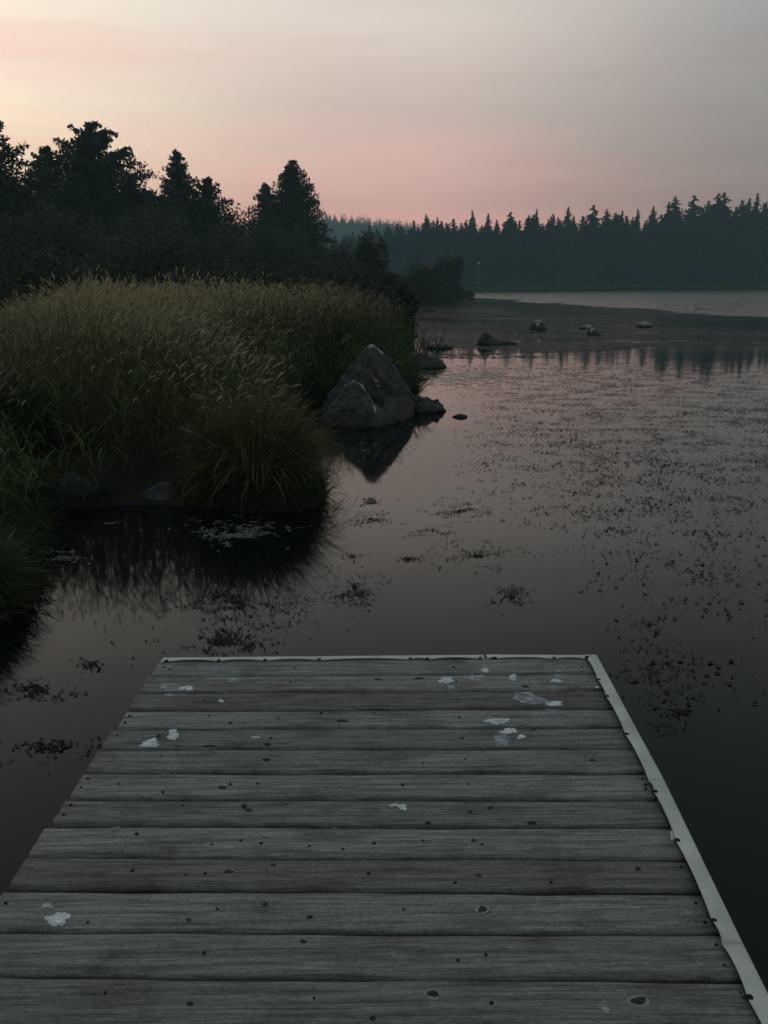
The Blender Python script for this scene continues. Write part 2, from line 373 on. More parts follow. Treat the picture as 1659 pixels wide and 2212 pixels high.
def pine_meshes(h, prof, seed, puffs=420, dens=16, bare=.0, puff=.44, leaf=.33):
    """ponderosa: prof = [(fraction below the top, radius m)]"""
    r = np.random.default_rng(seed); ts = np.array([p[0] for p in prof]); rs = np.array([p[1] for p in prof])
    paths = [([(0, 0, -.3), (.05*h*.1, .02, h*.3), (-.03*h*.1, .03, h*.7), (0, 0, h*.97)], [h*.018, h*.014, h*.008, .02], 8)]
    C_, limbs = [], []
    tmax = ts[-1]; nlev = int(h*tmax*2.1)
    for lv in range(nlev):
        t = tmax*((lv+.4)/nlev)**.95; R = np.interp(t, ts, rs); zt = h*(1-t)
        nb = int(r.integers(5, 8)+R*.9); a0 = r.uniform(0, 6.28)
        for b_ in range(nb):
            a = a0+6.283*b_/nb+r.normal(0, .18); ln = max(.12, (R*1.10-.30))*r.uniform(.70, 1.20)
            if r.uniform() < .05+bare: continue
            rise = .30*ln*(1-2.2*t)+r.normal(0, .10)
            k = max(2, int(ln*2.7)+1)
            tipz = zt+rise
            for u in np.linspace(.18 if ln > 1 else .4, 1.0, k):
                sp_ = .30*u*ln*r.normal(0, .55)
                C_.append((u*ln*math.cos(a)-sp_*math.sin(a), u*ln*math.sin(a)+sp_*math.cos(a), zt+rise*u*u+r.normal(0, .07)))
            limbs.append(([(0, 0, zt-.12*ln), (.5*ln*math.cos(a), .5*ln*math.sin(a), zt+rise*.2-.08*ln), (ln*math.cos(a), ln*math.sin(a), tipz)], [.03+.010*R, .028, .010], 4))
    for q in range(5): C_.append((r.normal(0, .10+.05*q), r.normal(0, .10+.05*q), h*(1-.02*q)-.15))
    C_ = np.array(C_); dens = 22
    n = len(C_)*dens
    dirs = r.normal(size=(n, 3)); dirs[:, 2] = dirs[:, 2]*.75+.15; dirs /= np.linalg.norm(dirs, axis=1)[:, None]
    P = np.repeat(C_, dens, 0)+dirs*(r.uniform(.2, 1, n)**.6*puff*np.clip(.55+.12*(h-np.repeat(C_[:, 2], dens)), .5, 1))[:, None]
    V, Q, cc = tris_cloud(P, r.uniform(.7, 1.3, n)*leaf, g_noise_tint(n, seed), 0, .42, seed)
    return mesh_np('needle_crown', V, Q, cc), wood_mesh('trunk', paths+limbs)
def fir_meshes(h, R, seed, levels=34, per=9, leaf=.8, top_bare=0.0, rounded=0.0, pw=.50):
    r = np.random.default_rng(seed); P, sz = [], []
    for i in range(levels):
        t = (i+.5)/levels
        rr = R*((t**pw)*(1-rounded)+rounded*math.sqrt(max(0, min(1, t*2.2)))) * (1 if t < .75 else 1-.35*(t-.75)/.25)
        z = h*(1-t*.9)
        m = int(per*(.35+t))
        for a in r.uniform(0, 2*np.pi, m):
            q = rr*r.uniform(.55, 1.15); k = max(2, int(q/.35)+1)
            for s in np.linspace(.15, 1, k):
                P.append((q*s*math.cos(a)+r.normal(0, .1), q*s*math.sin(a)+r.normal(0, .1), z-q*s*.35+r.normal(0, .12))); sz.append(leaf*(1.1-.5*s)*(.55+.6*min(1, t*3)))
    for s in np.linspace(0, 1, 6): P.append((0, 0, h*(1-.06*s))); sz.append(leaf*(.35+.3*s))
    P = np.array(P); sz = np.array(sz)
    P = np.repeat(P, 2, 0); sz = np.repeat(sz, 2)
    V, Q, cc = tris_cloud(P, sz, g_noise_tint(len(P), seed, .7, 1.2), 0, .6, seed)
    tr = wood_mesh('trunk', [([(0, 0, -.5), (0, 0, h*.5), (0, 0, h*.98)], [h*.014, h*.009, .03], 6)])
    return mesh_np('needle_crown', V, Q, cc), tr
def bush_mesh(w, dep, h, seed, n=6000, leaf=.16, lobes=9, up=.0):
    r = np.random.default_rng(seed)
    cs = []
    for i in range(lobes):
        a = r.uniform(0, 2*np.pi); q = r.uniform(0, 1)**.6
        lr = r.uniform(.28, .5)
        cs.append((q*math.cos(a)*w*.5*(1-lr*.7), q*math.sin(a)*dep*.5*(1-lr*.7), h*(r.uniform(.3, 1-lr*.55) if i else 1-lr*.5), lr))
    cs = np.array(cs); k = r.integers(0, lobes, n)
    dirs = r.normal(size=(n, 3)); dirs /= np.linalg.norm(dirs, axis=1)[:, None]
    rr = (r.uniform(.15, 1, n)**.45)*(1+.18*np.sin(dirs[:, 0]*9+k)*np.sin(dirs[:, 2]*8+k*2)+r.exponential(.05, n))
    lr = cs[k, 3]
    P = cs[k, :3]+dirs*rr[:, None]*np.stack([w*lr*.62, dep*lr*.62, h*lr*.75], -1)
    skirt = r.uniform(size=n) < .25
    P[skirt, 2] *= r.uniform(0, .8, skirt.sum())
    P[:, 2] = np.abs(P[:, 2])+.02
    V, Q, cc = tris_cloud(P, r.uniform(.6, 1.5, n)*leaf, g_noise_tint(n, seed, .6, 1.3), 0, .45, seed)
    V = V - 0
    st = [([(0, 0, -.2), (r.normal(0, .1)*w, r.normal(0, .1)*dep, h*.5), (c[0]*.9, c[1]*.9, c[2])], [.03*h**.5, .02*h**.5, .008], 5) for c in cs[:7]]
    return mesh_np('foliage', V, Q, cc), wood_mesh('stems', st)
def gz(x, y): return float(ground_z(np.array([float(x)]), np.array([float(y)]))[0])

def place_px(px, Y):          # ground point at a distance Y under a photo column
    v = ray(px, 640); x = v.x*Y/v.y
    return Vector((x, Y, max(0.0, gz(x, Y))))
def top_h(px, py, Y, base):   # height so that the top meets py
    return at_y(px, py, Y).z - base.z

# ------------------------------------------------------------------ grass field
GREEN = np.array([.045, .070, .026]); OLIVE = np.array([.105, .115, .045]); GOLD = np.array([.46, .42, .24]); STRAW = np.array([.33, .31, .22]); DGREEN = np.array([.030, .048, .022])
def clump(x, y, g=.33, pull=.35, seed=0):
    gxi = np.floor(x/g); gyi = np.floor(y/g)
    def h(a, b, k):
        q = np.sin(a*127.1+b*311.7+k*74.7+seed)*43758.5453; return q-np.floor(q)
    best = np.full(x.shape, 1e9); bx = x.copy(); by = y.copy(); bh = np.zeros(x.shape)
    for i in (-1, 0, 1):
        for j in (-1, 0, 1):
            cx = (gxi+i+h(gxi+i, gyi+j, 1))*g; cy = (gyi+j+h(gxi+i, gyi+j, 2))*g; d_ = np.hypot(x-cx, y-cy)
            m = d_ < best; best = np.where(m, d_, best); bx = np.where(m, cx, bx); by = np.where(m, cy, by); bh = np.where(m, h(gxi+i, gyi+j, 3), bh)
    az_c = np.arctan2(y-by, x-bx)
    return x+(bx-x)*pull, y+(by-y)*pull, az_c, bh
def sample_land(n, x0, x1, y0, y1, f):
    x = rng.uniform(x0, x1, n); y = rng.uniform(y0, y1, n); s = sdist(x, y)
    k = f(x, y, s); x, y, s = x[k], y[k], s[k]
    return x, y, s, ground_z(x, y)
parts = []
def col_mix(a, b, f): return a[None]*(1-f[:, None])+b[None]*f[:, None]
# the height the stems reach: taller inland, uneven in clumps
def stem_h(x, y, s):
    c = vnoise(x, y, 11, 2, 1.1)
    edge = np.clip(s/np.where(y > 13, .5, 1.6), 0, 1)
    c3 = vnoise(x, y, 12, 2, 3.2)
    return (.66+.54*edge)*(.78+.26*c+.16*c3) + np.clip((y-9)/10, 0, 1)*.08 - np.clip((-x-.37*y)*.38, 0, .75)
def rockgap(x, y):
    out = np.zeros(x.shape, bool)
    for (a, b, r_) in ROCKGAPS: out |= ((x-a)/r_)**2+((y-b)/(r_*.9))**2 < 1
    return out
_g1 = at(162, 1062); _g2 = at(350, 1066); ROCKGAPS = [(_g1.x+.03, _g1.y-.20, .46), (_g2.x, _g2.y-.20, .42)]
def field_ok(x, y, s): return (s > np.where((y < 12) & (x > -1.6), .55, .04)) & ~rockgap(x, y) & (x > -.62*y-2.0) & (y > 6.3) & (x < -.005*y+.9) & (y < 25)
gold_f = lambda x, y, s: np.clip((s-.7)/2.0, 0, 1)*np.clip((x+.50*y)/2.4, .05, 1)*np.clip((23.5-y-2.2*np.clip(x+1, 0, 3))/5, .05, 1)
# basal and stem leaves
x, y, s, z = sample_land(140000, -17, 1, 6.3, 25, lambda x, y, s: field_ok(x, y, s) & (rng.uniform(size=len(x)) < np.where(s < 2.2, 1, .62)*np.clip(14/y, .35, 1)))
n = len(x); x, y, azc, ch = clump(x, y); hh = stem_h(x, y, s)*(.74+.42*ch); lvl = rng.uniform(0, 1, n)**.8
base = np.stack([x, y, z+hh*.74*lvl], -1)
gf = gold_f(x, y, s)*np.clip(lvl*1.3-.2, 0, 1)*np.clip(vnoise(x, y, 5, 2, .8)*2.2-.5, .1, 1)
col = col_mix(GREEN*1.2, OLIVE, np.clip(gf*1.4+rng.uniform(-.1, .6, n)*np.clip((x+.52*y)/1.5, .2, 1), 0, 1))*rng.uniform(.6, 1.5, n)[:, None]
tipc = col_mix(OLIVE, GOLD, np.clip(gf, 0, 1))*rng.uniform(.6, 1.1, n)[:, None]
parts.append(blades(base, azc+rng.normal(0, 1.0, n), rng.uniform(.05, 1.1, n), rng.uniform(.2, 2.2, n), rng.uniform(.15, .6, n)*np.where(lvl < .2, 1.5, 1), rng.uniform(.007, .021, n)*np.clip(y/11, 1, 1.5), col, 4, tipc*.6+col*.4, .005))
# stems with heads
x, y, s, z = sample_land(60000, -17, 1, 6.5, 25, lambda x, y, s: field_ok(x, y, s) & (s > .25) & (rng.uniform(size=len(x)) < np.clip(s/2.2, .10, 1)*np.clip(15/y, .4, 1)))
n = len(x); x, y, azc, ch = clump(x, y); hh = stem_h(x, y, s)*(.80+.30*ch)*np.where(rng.uniform(size=n) < .04, rng.uniform(1.1, 1.22, n), rng.uniform(.8, 1.10, n))
az_ = np.where(rng.uniform(size=n) < .5, azc, rng.normal(-.15, 1.0, n)); th0 = rng.uniform(0, .26, n); bend = rng.uniform(.05, .55, n)
gf = gold_f(x, y, s); colS = col_mix(OLIVE*.8, GOLD*.6, gf)*rng.uniform(.7, 1.1, n)[:, None]
base = np.stack([x, y, z], -1)
parts.append(blades(base, az_, th0, bend, hh, np.full(n, .005)*np.clip(y/10, 1, 1.8), colS, 4, None, .005))
t = np.linspace(0, 1, 5); th = th0[:, None]+bend[:, None]*t[None]; st = hh[:, None]/4
tip_ = base+np.stack([(np.sin(th)*st)[:, :-1].sum(1)*np.cos(az_), (np.sin(th)*st)[:, :-1].sum(1)*np.sin(az_), (np.cos(th)*st)[:, :-1].sum(1)], -1)
colH = col_mix(STRAW*.62, GOLD*1.0, np.clip(gf*1.2, 0, 1))*rng.uniform(.55, 1.15, n)[:, None]
nod = np.where(rng.uniform(size=n) < .5*(1-gf)+.12, rng.uniform(1.2, 2.0, n), rng.uniform(.1, .8, n))
parts += heads(tip_, az_, th0+bend, nod, rng.uniform(.08, .15, n), rng.uniform(.010, .018, n)*np.clip(y/11, 1, 1.5), colH)
# nodding pale heads on the face of the bank towards the water
x, y, s, z = sample_land(12000, -6.5, .4, 6.8, 14, lambda x, y, s: field_ok(x, y, s) & (s > .15) & (s < 2.6) & (rng.uniform(size=len(x)) < .55*np.clip((x+.40*y)/1.3, .06, 1)*np.clip(vnoise(x, y, 21, 2, 1.3)*4-1.4, .06, 1)))
n = len(x); hh = stem_h(x, y, s)*rng.uniform(.75, 1.08, n); az_ = rng.normal(-.5, .7, n)
base = np.stack([x, y, z], -1); out = hh*.30
tip_ = base+np.stack([out*np.cos(az_), out*np.sin(az_), hh*.93], -1)
parts.append(blades(base, az_, np.full(n, .05), np.full(n, .45), hh, np.full(n, .004), np.tile(OLIVE*.7, (n, 1)), 4, None))
parts += heads(tip_, az_, rng.uniform(.5, .9, n), rng.uniform(.5, 1.2, n), rng.uniform(.07, .12, n), rng.uniform(.010, .016, n), np.tile(STRAW, (n, 1))*rng.uniform(.8, 1.7, n)[:, None])
x, y, s, z = sample_land(160000, -5.2, .2, 4.0, 13.5, lambda x, y, s: (s > -.02) & (s < .34) & ~rockgap(x, y) & (rng.uniform(size=len(x)) < .8))
n = len(x)
parts.append(blades(np.stack([x, y, z], -1), rng.normal(-.9, 1.3, n), rng.uniform(.2, 1.1, n), rng.uniform(.6, 2.0, n), rng.uniform(.12, .42, n), rng.uniform(.006, .012, n), col_mix(DGREEN, OLIVE*.5, rng.uniform(0, 1, n)), 4, None, .004))
V, F, cc = merge(parts)
g = link('tall_grass', mesh_np('tall_grass', V, F, cc), M_grass)
tag(g, 'tall bank grass with golden tops and pale nodding seed heads', 'grass', kind='stuff')

# near green tuft at the left edge of the picture, and small tufts
def tussock(name, c, rx, ry, h, n, label, colA, colB, seed, droop=(.5, 1.6), lean=(0.0, .55), width=.008, headn=0, hcol=STRAW, bias=None, zmin=.004):
    global rng
    keep = rng; rng = np.random.default_rng(seed)
    a = rng.uniform(0, 2*np.pi, n); q = np.sqrt(rng.uniform(0, 1, n))
    bx, by = q*np.cos(a)*rx, q*np.sin(a)*ry
    nc = 13; ca, cq = rng.uniform(0, 6.28, nc), np.sqrt(rng.uniform(0, 1, nc)); cxx, cyy, chh = cq*np.cos(ca)*rx, cq*np.sin(ca)*ry, rng.uniform(.45, 1.25, nc)
    ki = np.argmin(np.hypot((bx[:, None]-cxx)/rx, (by[:, None]-cyy)/ry), 1)
    acl = np.arctan2(by-cyy[ki], bx-cxx[ki]); bx += (cxx[ki]-bx)*.5; by += (cyy[ki]-by)*.5
    zz = ground_z(bx+c[0], by+c[1]); zz = np.maximum(zz, -.05)
    az_ = np.where(rng.uniform(size=n) < .55, np.arctan2(by/ry, bx/rx), acl)+rng.normal(0, .8, n)
    if bias is not None: az_ = np.where(rng.uniform(size=n) < .35, bias+rng.normal(0, .6, n), az_)
    ln = h*rng.uniform(.45, 1.3, n)*(1-.25*q)*chh[ki]
    f = rng.uniform(0, 1, n)
    col = col_mix(colA, colB, f)*rng.uniform(.6, 1.25, n)[:, None]
    bs = np.stack([bx, by, zz], -1)
    P_ = [blades(bs, az_, rng.uniform(*lean, n)*(0.4+q), rng.uniform(*droop, n), ln, rng.uniform(.6, 2.0, n)*width, col, 6, None, zmin)]
    # leaves part way up
    m = n//2; k = rng.integers(0, n, m)
    bs2 = bs[k]+np.stack([np.cos(az_[k])*ln[k]*.12, np.sin(az_[k])*ln[k]*.12, ln[k]*rng.uniform(.2, .6, m)], -1)
    P_.append(blades(bs2, az_[k]+rng.normal(0, .8, m), rng.uniform(.3, 1.0, m), rng.uniform(.3, 1.5, m), ln[k]*rng.uniform(.25, .5, m), rng.uniform(.7, 1.3, m)*width, col[k]*1.1, 4, None, zmin))
    if headn:
        k = rng.integers(0, n, headn)
        b3 = bs[k]+np.stack([np.cos(az_[k])*ln[k]*.3, np.sin(az_[k])*ln[k]*.3, ln[k]*rng.uniform(.6, .95, headn)], -1)
        P_ += heads(b3, az_[k], rng.uniform(.7, 1.4, headn), rng.uniform(.3, 1.0, headn), rng.uniform(.07, .14, headn), rng.uniform(.008, .014, headn), np.tile(hcol, (headn, 1))*rng.uniform(.6, 1.1, headn)[:, None])
    V, F, cc = merge(P_)
    rng = keep
    o = link(name, mesh_np(name, V, F, cc), M_grass, None, (c[0], c[1], 0))
    return tag(o, label, 'grass tussock')
cT = at(545, 1085)
tussock('grass_tussock', (cT.x, cT.y+.32), .46, .36, .92, 4200, 'big drooping olive tussock leaning over the water left of the boulder', OLIVE*.7, OLIVE*1.5, 31, (.2, 2.5), (.0, .75), .009, 110)
cT = at(640, 1085)
tussock('grass_tussock', (cT.x, cT.y+.12), .17, .18, .40, 1300, 'spiky low tussock at the water, right beside the big drooping tussock', GREEN*1.0, OLIVE*.8, 32, (.6, 1.8), (.2, .9), .007, 10)
tussock('grass_tussock', (-2.70, 4.85), .26, .55, .50, 4600, 'bright green grass tussock at the left edge nearest the dock', GREEN*1.3, GREEN*2.0, 33, (.5, 1.7), (.1, .8), .008, 6)
cT = at(150, 1000)
tussock('grass_tussock', (-4.15, 8.3), .75, .5, .85, 5200, 'soft green tussock on the left bank above the paler flat rock', GREEN*.9, GREEN*1.3, 34, (.6, 1.8), (.1, .6), .009, 0)
cT = at(870, 835)
tussock('grass_tussock', (cT.x+.02, cT.y+.25), .28, .2, .42, 1200, 'small sprig of grass behind the right shoulder of the boulder', OLIVE*.6, OLIVE*.9, 35, (.3, 1.4), (.1, .6), .009, 12)
cT = at(790, 850)
tussock('grass_tussock', (-.35, 14.3), .9, .7, .95, 3600, 'dark leafy tussock standing directly behind the pointed boulder', DGREEN*1.2, OLIVE*.6, 36, (.3, 1.5), (.05, .5), .012, 90)

# taller dark reeds towards the far end of the bank
P_ = []
x, y, s, z = sample_land(60000, -9, 3, 15, 62, lambda x, y, s: (s > .05) & (s < 5) & (x > -.12*y-1.0) & (rng.uniform(size=len(x)) < np.clip(20/y, .2, 1)))
n = len(x)
col = col_mix(DGREEN, OLIVE*.55, np.clip(vnoise(x, y, 8, 2, .6)*1.2-.2, 0, 1))*rng.uniform(.6, 1.2, n)[:, None]
P_.append(blades(np.stack([x, y, z], -1), rng.uniform(0, 2*np.pi, n), rng.uniform(0, .22, n), rng.uniform(0, .6, n), rng.uniform(.75, 1.5, n)*(.80+.4*vnoise(x, y, 9, 2, .9))*np.clip(.75+s*.5, .8, 1.05), np.full(n, .013)*np.clip(y/22, 1, 2.5), col, 4))
x, y, s, z = sample_land(26000, -40, -.5, 24, 62, lambda x, y, s: (s > 1) & (x > -.6*y-2) & (rng.uniform(size=len(x)) < .8))
n = len(x)
P_.append(blades(np.stack([x, y, z], -1), rng.uniform(0, 2*np.pi, n), rng.uniform(0, .3, n), rng.uniform(0, .8, n), rng.uniform(.7, 1.25, n), np.full(n, .03), col_mix(DGREEN*1.1, OLIVE*.6, rng.uniform(0, 1, n)), 4))
V, F, cc = merge(P_)
tag(link('reeds', mesh_np('reeds', V, F, cc), M_grass), 'dark green reeds lining the bank beyond the golden grass', 'reeds', kind='stuff')
# thin reed stems standing in the water beside the reed bed
r = np.random.default_rng(77); P_ = []
keep = rng; rng = r
n = 46
px_ = r.uniform(893, 957, n); py_ = r.uniform(752, 772, n)
bs = np.array([tuple(at(a, b)) for a, b in zip(px_, py_)])
c0 = bs.mean(0); bs = bs-c0
P_.append(blades(bs, r.uniform(0, 2*np.pi, n), r.uniform(0, .3, n), r.uniform(0, .9, n), r.uniform(.35, .95, n), np.full(n, .022), np.tile(DGREEN*.6, (n, 1)), 5))
rng = keep
V, F, cc = merge(P_)
tag(link('reed_cluster', mesh_np('reed_cluster', V, F, cc), M_grass, None, tuple(c0)), 'sparse thin dark reed stems standing in the water beside the reed bed', 'reeds')
# far shore fringe of pale rushes
P_ = []
x = rng.uniform(-60, 190, 9000); yy = FAR+rng.uniform(-1, 9, 9000); s = sdist(x, yy); k = s > .2; x, yy = x[k], yy[k]; n = len(x)
P_.append(blades(np.stack([x, yy, ground_z(x, yy)], -1), rng.uniform(0, 6.28, n), rng.uniform(0, .4, n), rng.uniform(0, .6, n), rng.uniform(.7, 1.6, n)*(.5+vnoise(x, yy, 4, 2, .08)), np.full(n, .35), col_mix(OLIVE*.7, OLIVE*1.1, rng.uniform(0, 1, n)), 2))
V, F, cc = merge(P_)
tag(link('shore_rushes', mesh_np('shore_rushes', V, F, cc), M_grass), 'low strip of rushes along the far shore', 'rushes', kind='stuff')

# ------------------------------------------------------------------ trees on the left
def tree_thing(name, px, Y, meshes, label, cat, crown_mat, crown='crown', wood='trunk', group=None, rz=0, sc=1):
    b = place_px(px, Y); e = empty(name, b, rz); e.scale = (sc, sc, sc)
    link(crown, meshes[0], crown_mat, e); link(wood, meshes[1], M_bark, e)
    tag(e, label, cat, group); return e
def pine(px, py, Y, prof, seed, label, **kw):
    b = place_px(px, Y); h = top_h(px, py, Y, b)
    return tree_thing('pine_tree', px, Y, pine_meshes(h, prof, seed, **kw), label, 'pine tree', M_needle, group='pines behind the left bank')
pine(4, 252, 58, [(0, .4), (.05, 1.1), (.12, 1.8), (.2, 2.4), (.35, 3.0), (.5, 3.4), (.62, 3.0), (.8, 2.0), (.92, 1.2)], 1, 'tall open pine at the left edge of the picture', puffs=520, dens=16, bare=.12)
pine(130, 322, 72, [(0, .4), (.08, 1.2), (.2, 1.8), (.35, 2.3), (.5, 2.7), (.65, 2.9), (.9, 2.0)], 2, 'shorter pine tucked against the left side of the biggest round pine', puffs=380)
pine(232, 268, 74, [(0, .4), (.03, 1.1), (.08, 2.0), (.18, 3.1), (.33, 4.1), (.42, 4.6), (.6, 4.8), (.75, 4.0), (.92, 2.6)], 3, 'biggest pine, broad and round-topped, on the left', puffs=950, dens=17, bare=.03)
pine(403, 328, 82, [(0, .3), (.05, .7), (.12, 1.15), (.17, 1.1), (.24, 1.8), (.34, 2.3), (.5, 2.3), (.65, 2.5), (.9, 1.7)], 4, 'slim pine with a knobbly pointed top in the middle of the left group', puffs=330, bare=.06)
pine(462, 388, 84, [(0, .4), (.06, 1.0), (.15, 1.7), (.3, 2.3), (.45, 2.8), (.7, 2.8), (.9, 1.8)], 5, 'round-shouldered pine just right of the slim knobbly pine', puffs=360)
pine(640, 349, 98, [(0, .4), (.04, .9), (.10, 1.5), (.18, 2.1), (.28, 2.6), (.38, 3.1), (.46, 3.5), (.56, 4.3), (.7, 3.9), (.92, 2.4)], 6, 'lone cone-shaped pine furthest right in the left group', puffs=640, dens=17)
pine(583, 398, 99, [(0, .4), (.1, 1.1), (.25, 1.6), (.45, 1.9), (.7, 2.1), (.92, 1.5)], 7, 'narrow pine leaning on the left side of the lone cone-shaped pine', puffs=300, bare=.05)
pine(70, 430, 66, [(0, .5), (.15, 1.8), (.4, 2.6), (.7, 2.8), (.92, 2.0)], 8, 'low dark pine filling the gap at the far left', puffs=330)
pine(340, 415, 86, [(0, .4), (.15, 1.5), (.4, 2.2), (.7, 2.6), (.92, 1.8)], 9, 'low pine between the biggest round pine and the slim pine', puffs=330)
pine(300, 385, 70, [(0, .4), (.15, 1.5), (.4, 2.2), (.7, 2.6), (.92, 1.8)], 19, 'lower pine on the right flank of the biggest round pine', puffs=330)

# bushes and willows: px of centre, py of top, distance, width m, kind words
bush_list = [
 (842, 628, 27, 1.5, 'dark leafy bush at the right end of the reed bed'),
 (868, 672, 25.5, .8, 'knee-high dark bush at the water beyond the reed bed'),
 (812, 606, 31, 1.9, 'dark leafy bush rising out of the reed bed'),
 (20, 470, 44, 7.0, 'dark willow at the left edge under the tall open pine'),
 (120, 470, 50, 7.5, 'dark willow under the shorter pine at left'),
 (215, 455, 52, 8.0, 'dense dark shrub below the biggest round pine'),
 (60, 545, 30, 5.0, 'near dark shrub at the left edge above the grass'),
 (170, 560, 33, 5.0, 'low dark shrub above the left end of the golden grass'),
 (300, 520, 40, 6.0, 'rounded dark shrub left of the pale dome-shaped willow'),
 (392, 494, 42, 5.6, 'dome-shaped paler willow in the middle of the shrub belt'),
 (345, 440, 66, 7.0, 'shrub filling the gap left of the slim knobbly pine'),
 (462, 500, 60, 6.5, 'dark shrub below the round-shouldered pine'),
 (520, 467, 80, 5.0, 'rounded small tree between the pine groups'),
 (553, 500, 76, 5.5, 'bushy low tree just left of the narrow leaning pine'),
 (600, 500, 80, 6.5, 'dark shrub under the narrow leaning pine'),
 (650, 528, 78, 6.0, 'dark shrub under the lone cone-shaped pine'),
 (480, 575, 34, 5.5, 'low shrub behind the middle of the golden grass'),
 (590, 578, 38, 5.5, 'low shrub behind the right half of the golden grass'),
 (690, 566, 46, 4.5, 'grey-green shrub behind the right end of the grass'),
 (715, 530, 84, 4.6, 'soft-edged willow right of the lone cone-shaped pine'),
 (745, 566, 60, 3.4, 'low willow between the cone-shaped pine and the tall hazy bush'),
 (803, 512, 66, 2.7, 'tall upright hazy bush above the reed bed'),
 (842, 592, 72, 3.2, 'lower bush on the right side of the tall hazy bush'),
 (770, 590, 44, 3.6, 'low bush behind the reed bed'),
 (892, 575, 92, 4.6, 'left bush on the low point reaching into the lake'),
 (925, 590, 100, 3.6, 'middle bush on the low point reaching into the lake'),
 (960, 560, 108, 4.4, 'tallest rounded bush on the low point reaching into the lake'),
 (985, 622, 120, 2.6, 'small pale bush near the tip of the low point'),
 (1006, 630, 130, 2.0, 'tiny bush at the very tip of the low point'),
 (935, 622, 96, 3.4, 'low bush at the waterline of the low point'),
 (870, 600, 80, 3.4, 'dark bush where the low point begins'),
]
for i, (px, py, Yb, wd, lab) in enumerate(bush_list):
    b = place_px(px, Yb); h = max(.8, top_h(px, py, Yb, b))
    ms = bush_mesh(wd, wd*.8, h, 100+i, n=int(3600+900*min(wd, 8)*min(h, 5)/5), leaf=.13+.0016*Yb, lobes=8+int(wd))
    nm = 'willow_bush' if ('willow' in lab) else 'bush'
    tree_thing(nm, px, Yb, ms, lab, 'bush', M_leaf, 'foliage', 'stems', 'bushes along the left shore')
# a dead snag
b = place_px(545, 90); h = top_h(545, 447, 90, b)
sn = wood_mesh('dead_tree', [([(0, 0, -.2), (.05, 0, h*.5), (0, 0, h)], [.12, .08, .02], 6)] + [([(0, 0, h*q), (.5*sx, 0, h*q+.25), (.9*sx, .1, h*q+.7)], [.03, .025, .01], 4) for q, sx in ((.7, 1), (.76, -1), (.83, .8), (.88, -.7), (.93, .5))])
tag(link('dead_tree', sn, M_bark, None, b), 'bare dead treetop poking up between the pine groups', 'dead tree')

# ------------------------------------------------------------------ trees across the lake
protos = []
for k in range(7):
    R_ = [3.6, 4.2, 3.1, 4.6, 3.8, 4.4, 3.3][k]
    protos.append(fir_meshes(25, R_, 300+k, 36, 13, 1.35, rounded=[.1, .2, .05, .5, .25, .7, .15][k]))
def far_tree(x, Y, h, k, label, rz, sw=1.0):
    ms = protos[k % 7]; e = empty('fir_tree', (x, Y, gz(x, Y)-.1), rz); e.scale = (sw*h/25, sw*h/25, h/25)
    link('crown', ms[0], M_fir, e); link('trunk', ms[1], M_bark, e)
    tag(e, label, 'conifer', 'trees on the far shore'); return e
stand = [(762, 500), (790, 505), (858, 482), (882, 497), (920, 462), (945, 470), (1020, 455), (1055, 462), (1103, 458), (1143, 464), (1160, 452), (1195, 462), (1228, 447), (1283, 443), (1312, 452), (1345, 455), (1378, 452), (1412, 445),
         (1445, 436), (1460, 424), (1500, 422), (1530, 434), (1552, 418), (1566, 416), (1605, 432), (1620, 428), (1637, 417), (1656, 436)]
words_ = ['short hazy conifer beside the low point', 'second short hazy conifer beyond the low point', 'pointed fir above the tall hazy bush', 'pale pointed fir near the left end of the far wood', 'fir rising first above the distant hill', 'slender fir right of the first rising fir',
 'sharp single fir with a tall spire left of centre', 'squat fir right of the sharp spire', 'bushy-topped conifer in the middle of the far wood', 'thin fir left of the paired spires', 'left one of the paired spires', 'right one of the paired spires', 'strong pointed fir at the middle of the far treeline', 'broad-topped conifer right of the middle', 'fir just right of the broad-topped conifer', 'small spire between two taller firs',
 'leaning thin spire left of the narrow isolated fir', 'narrow isolated fir before the tall group', 'left shoulder tree of the tall group at right', 'first tall broad conifer of the group at right', 'tall rounded fir standing apart in the right group', 'slim spire left of the broadest right-hand conifer', 'broadest conifer in the right-hand group', 'double-topped conifer in the right-hand group', 'conifer left of the last tall fir', 'leafy-topped conifer close to the right edge', 'last tall pointed fir near the right edge', 'fir cut by the right edge of the picture']
for i, ((px, py), wd_) in enumerate(zip(stand, words_)):
    Yt = FAR+6+(i*7 % 5)*2.5
    b = at_y(px, py, Yt)
    wide = 'broad' in wd_ or 'double' in wd_ or 'rounded' in wd_ or 'bushy' in wd_
    far_tree(b.x, Yt, b.z-gz(b.x, Yt)+.1, (5 if wide else [0, 2, 4, 6, 1][i % 5]), wd_, i*1.3, 1.15 if wide else .95)
def top_profile(px):
    return np.interp(px, [600, 700, 760, 830, 900, 950, 1050, 1200, 1300, 1420, 1500, 1600, 1700, 2400], [522, 508, 500, 490, 478, 472, 470, 468, 462, 458, 444, 440, 438, 434])
r = np.random.default_rng(5)
cnt = 0
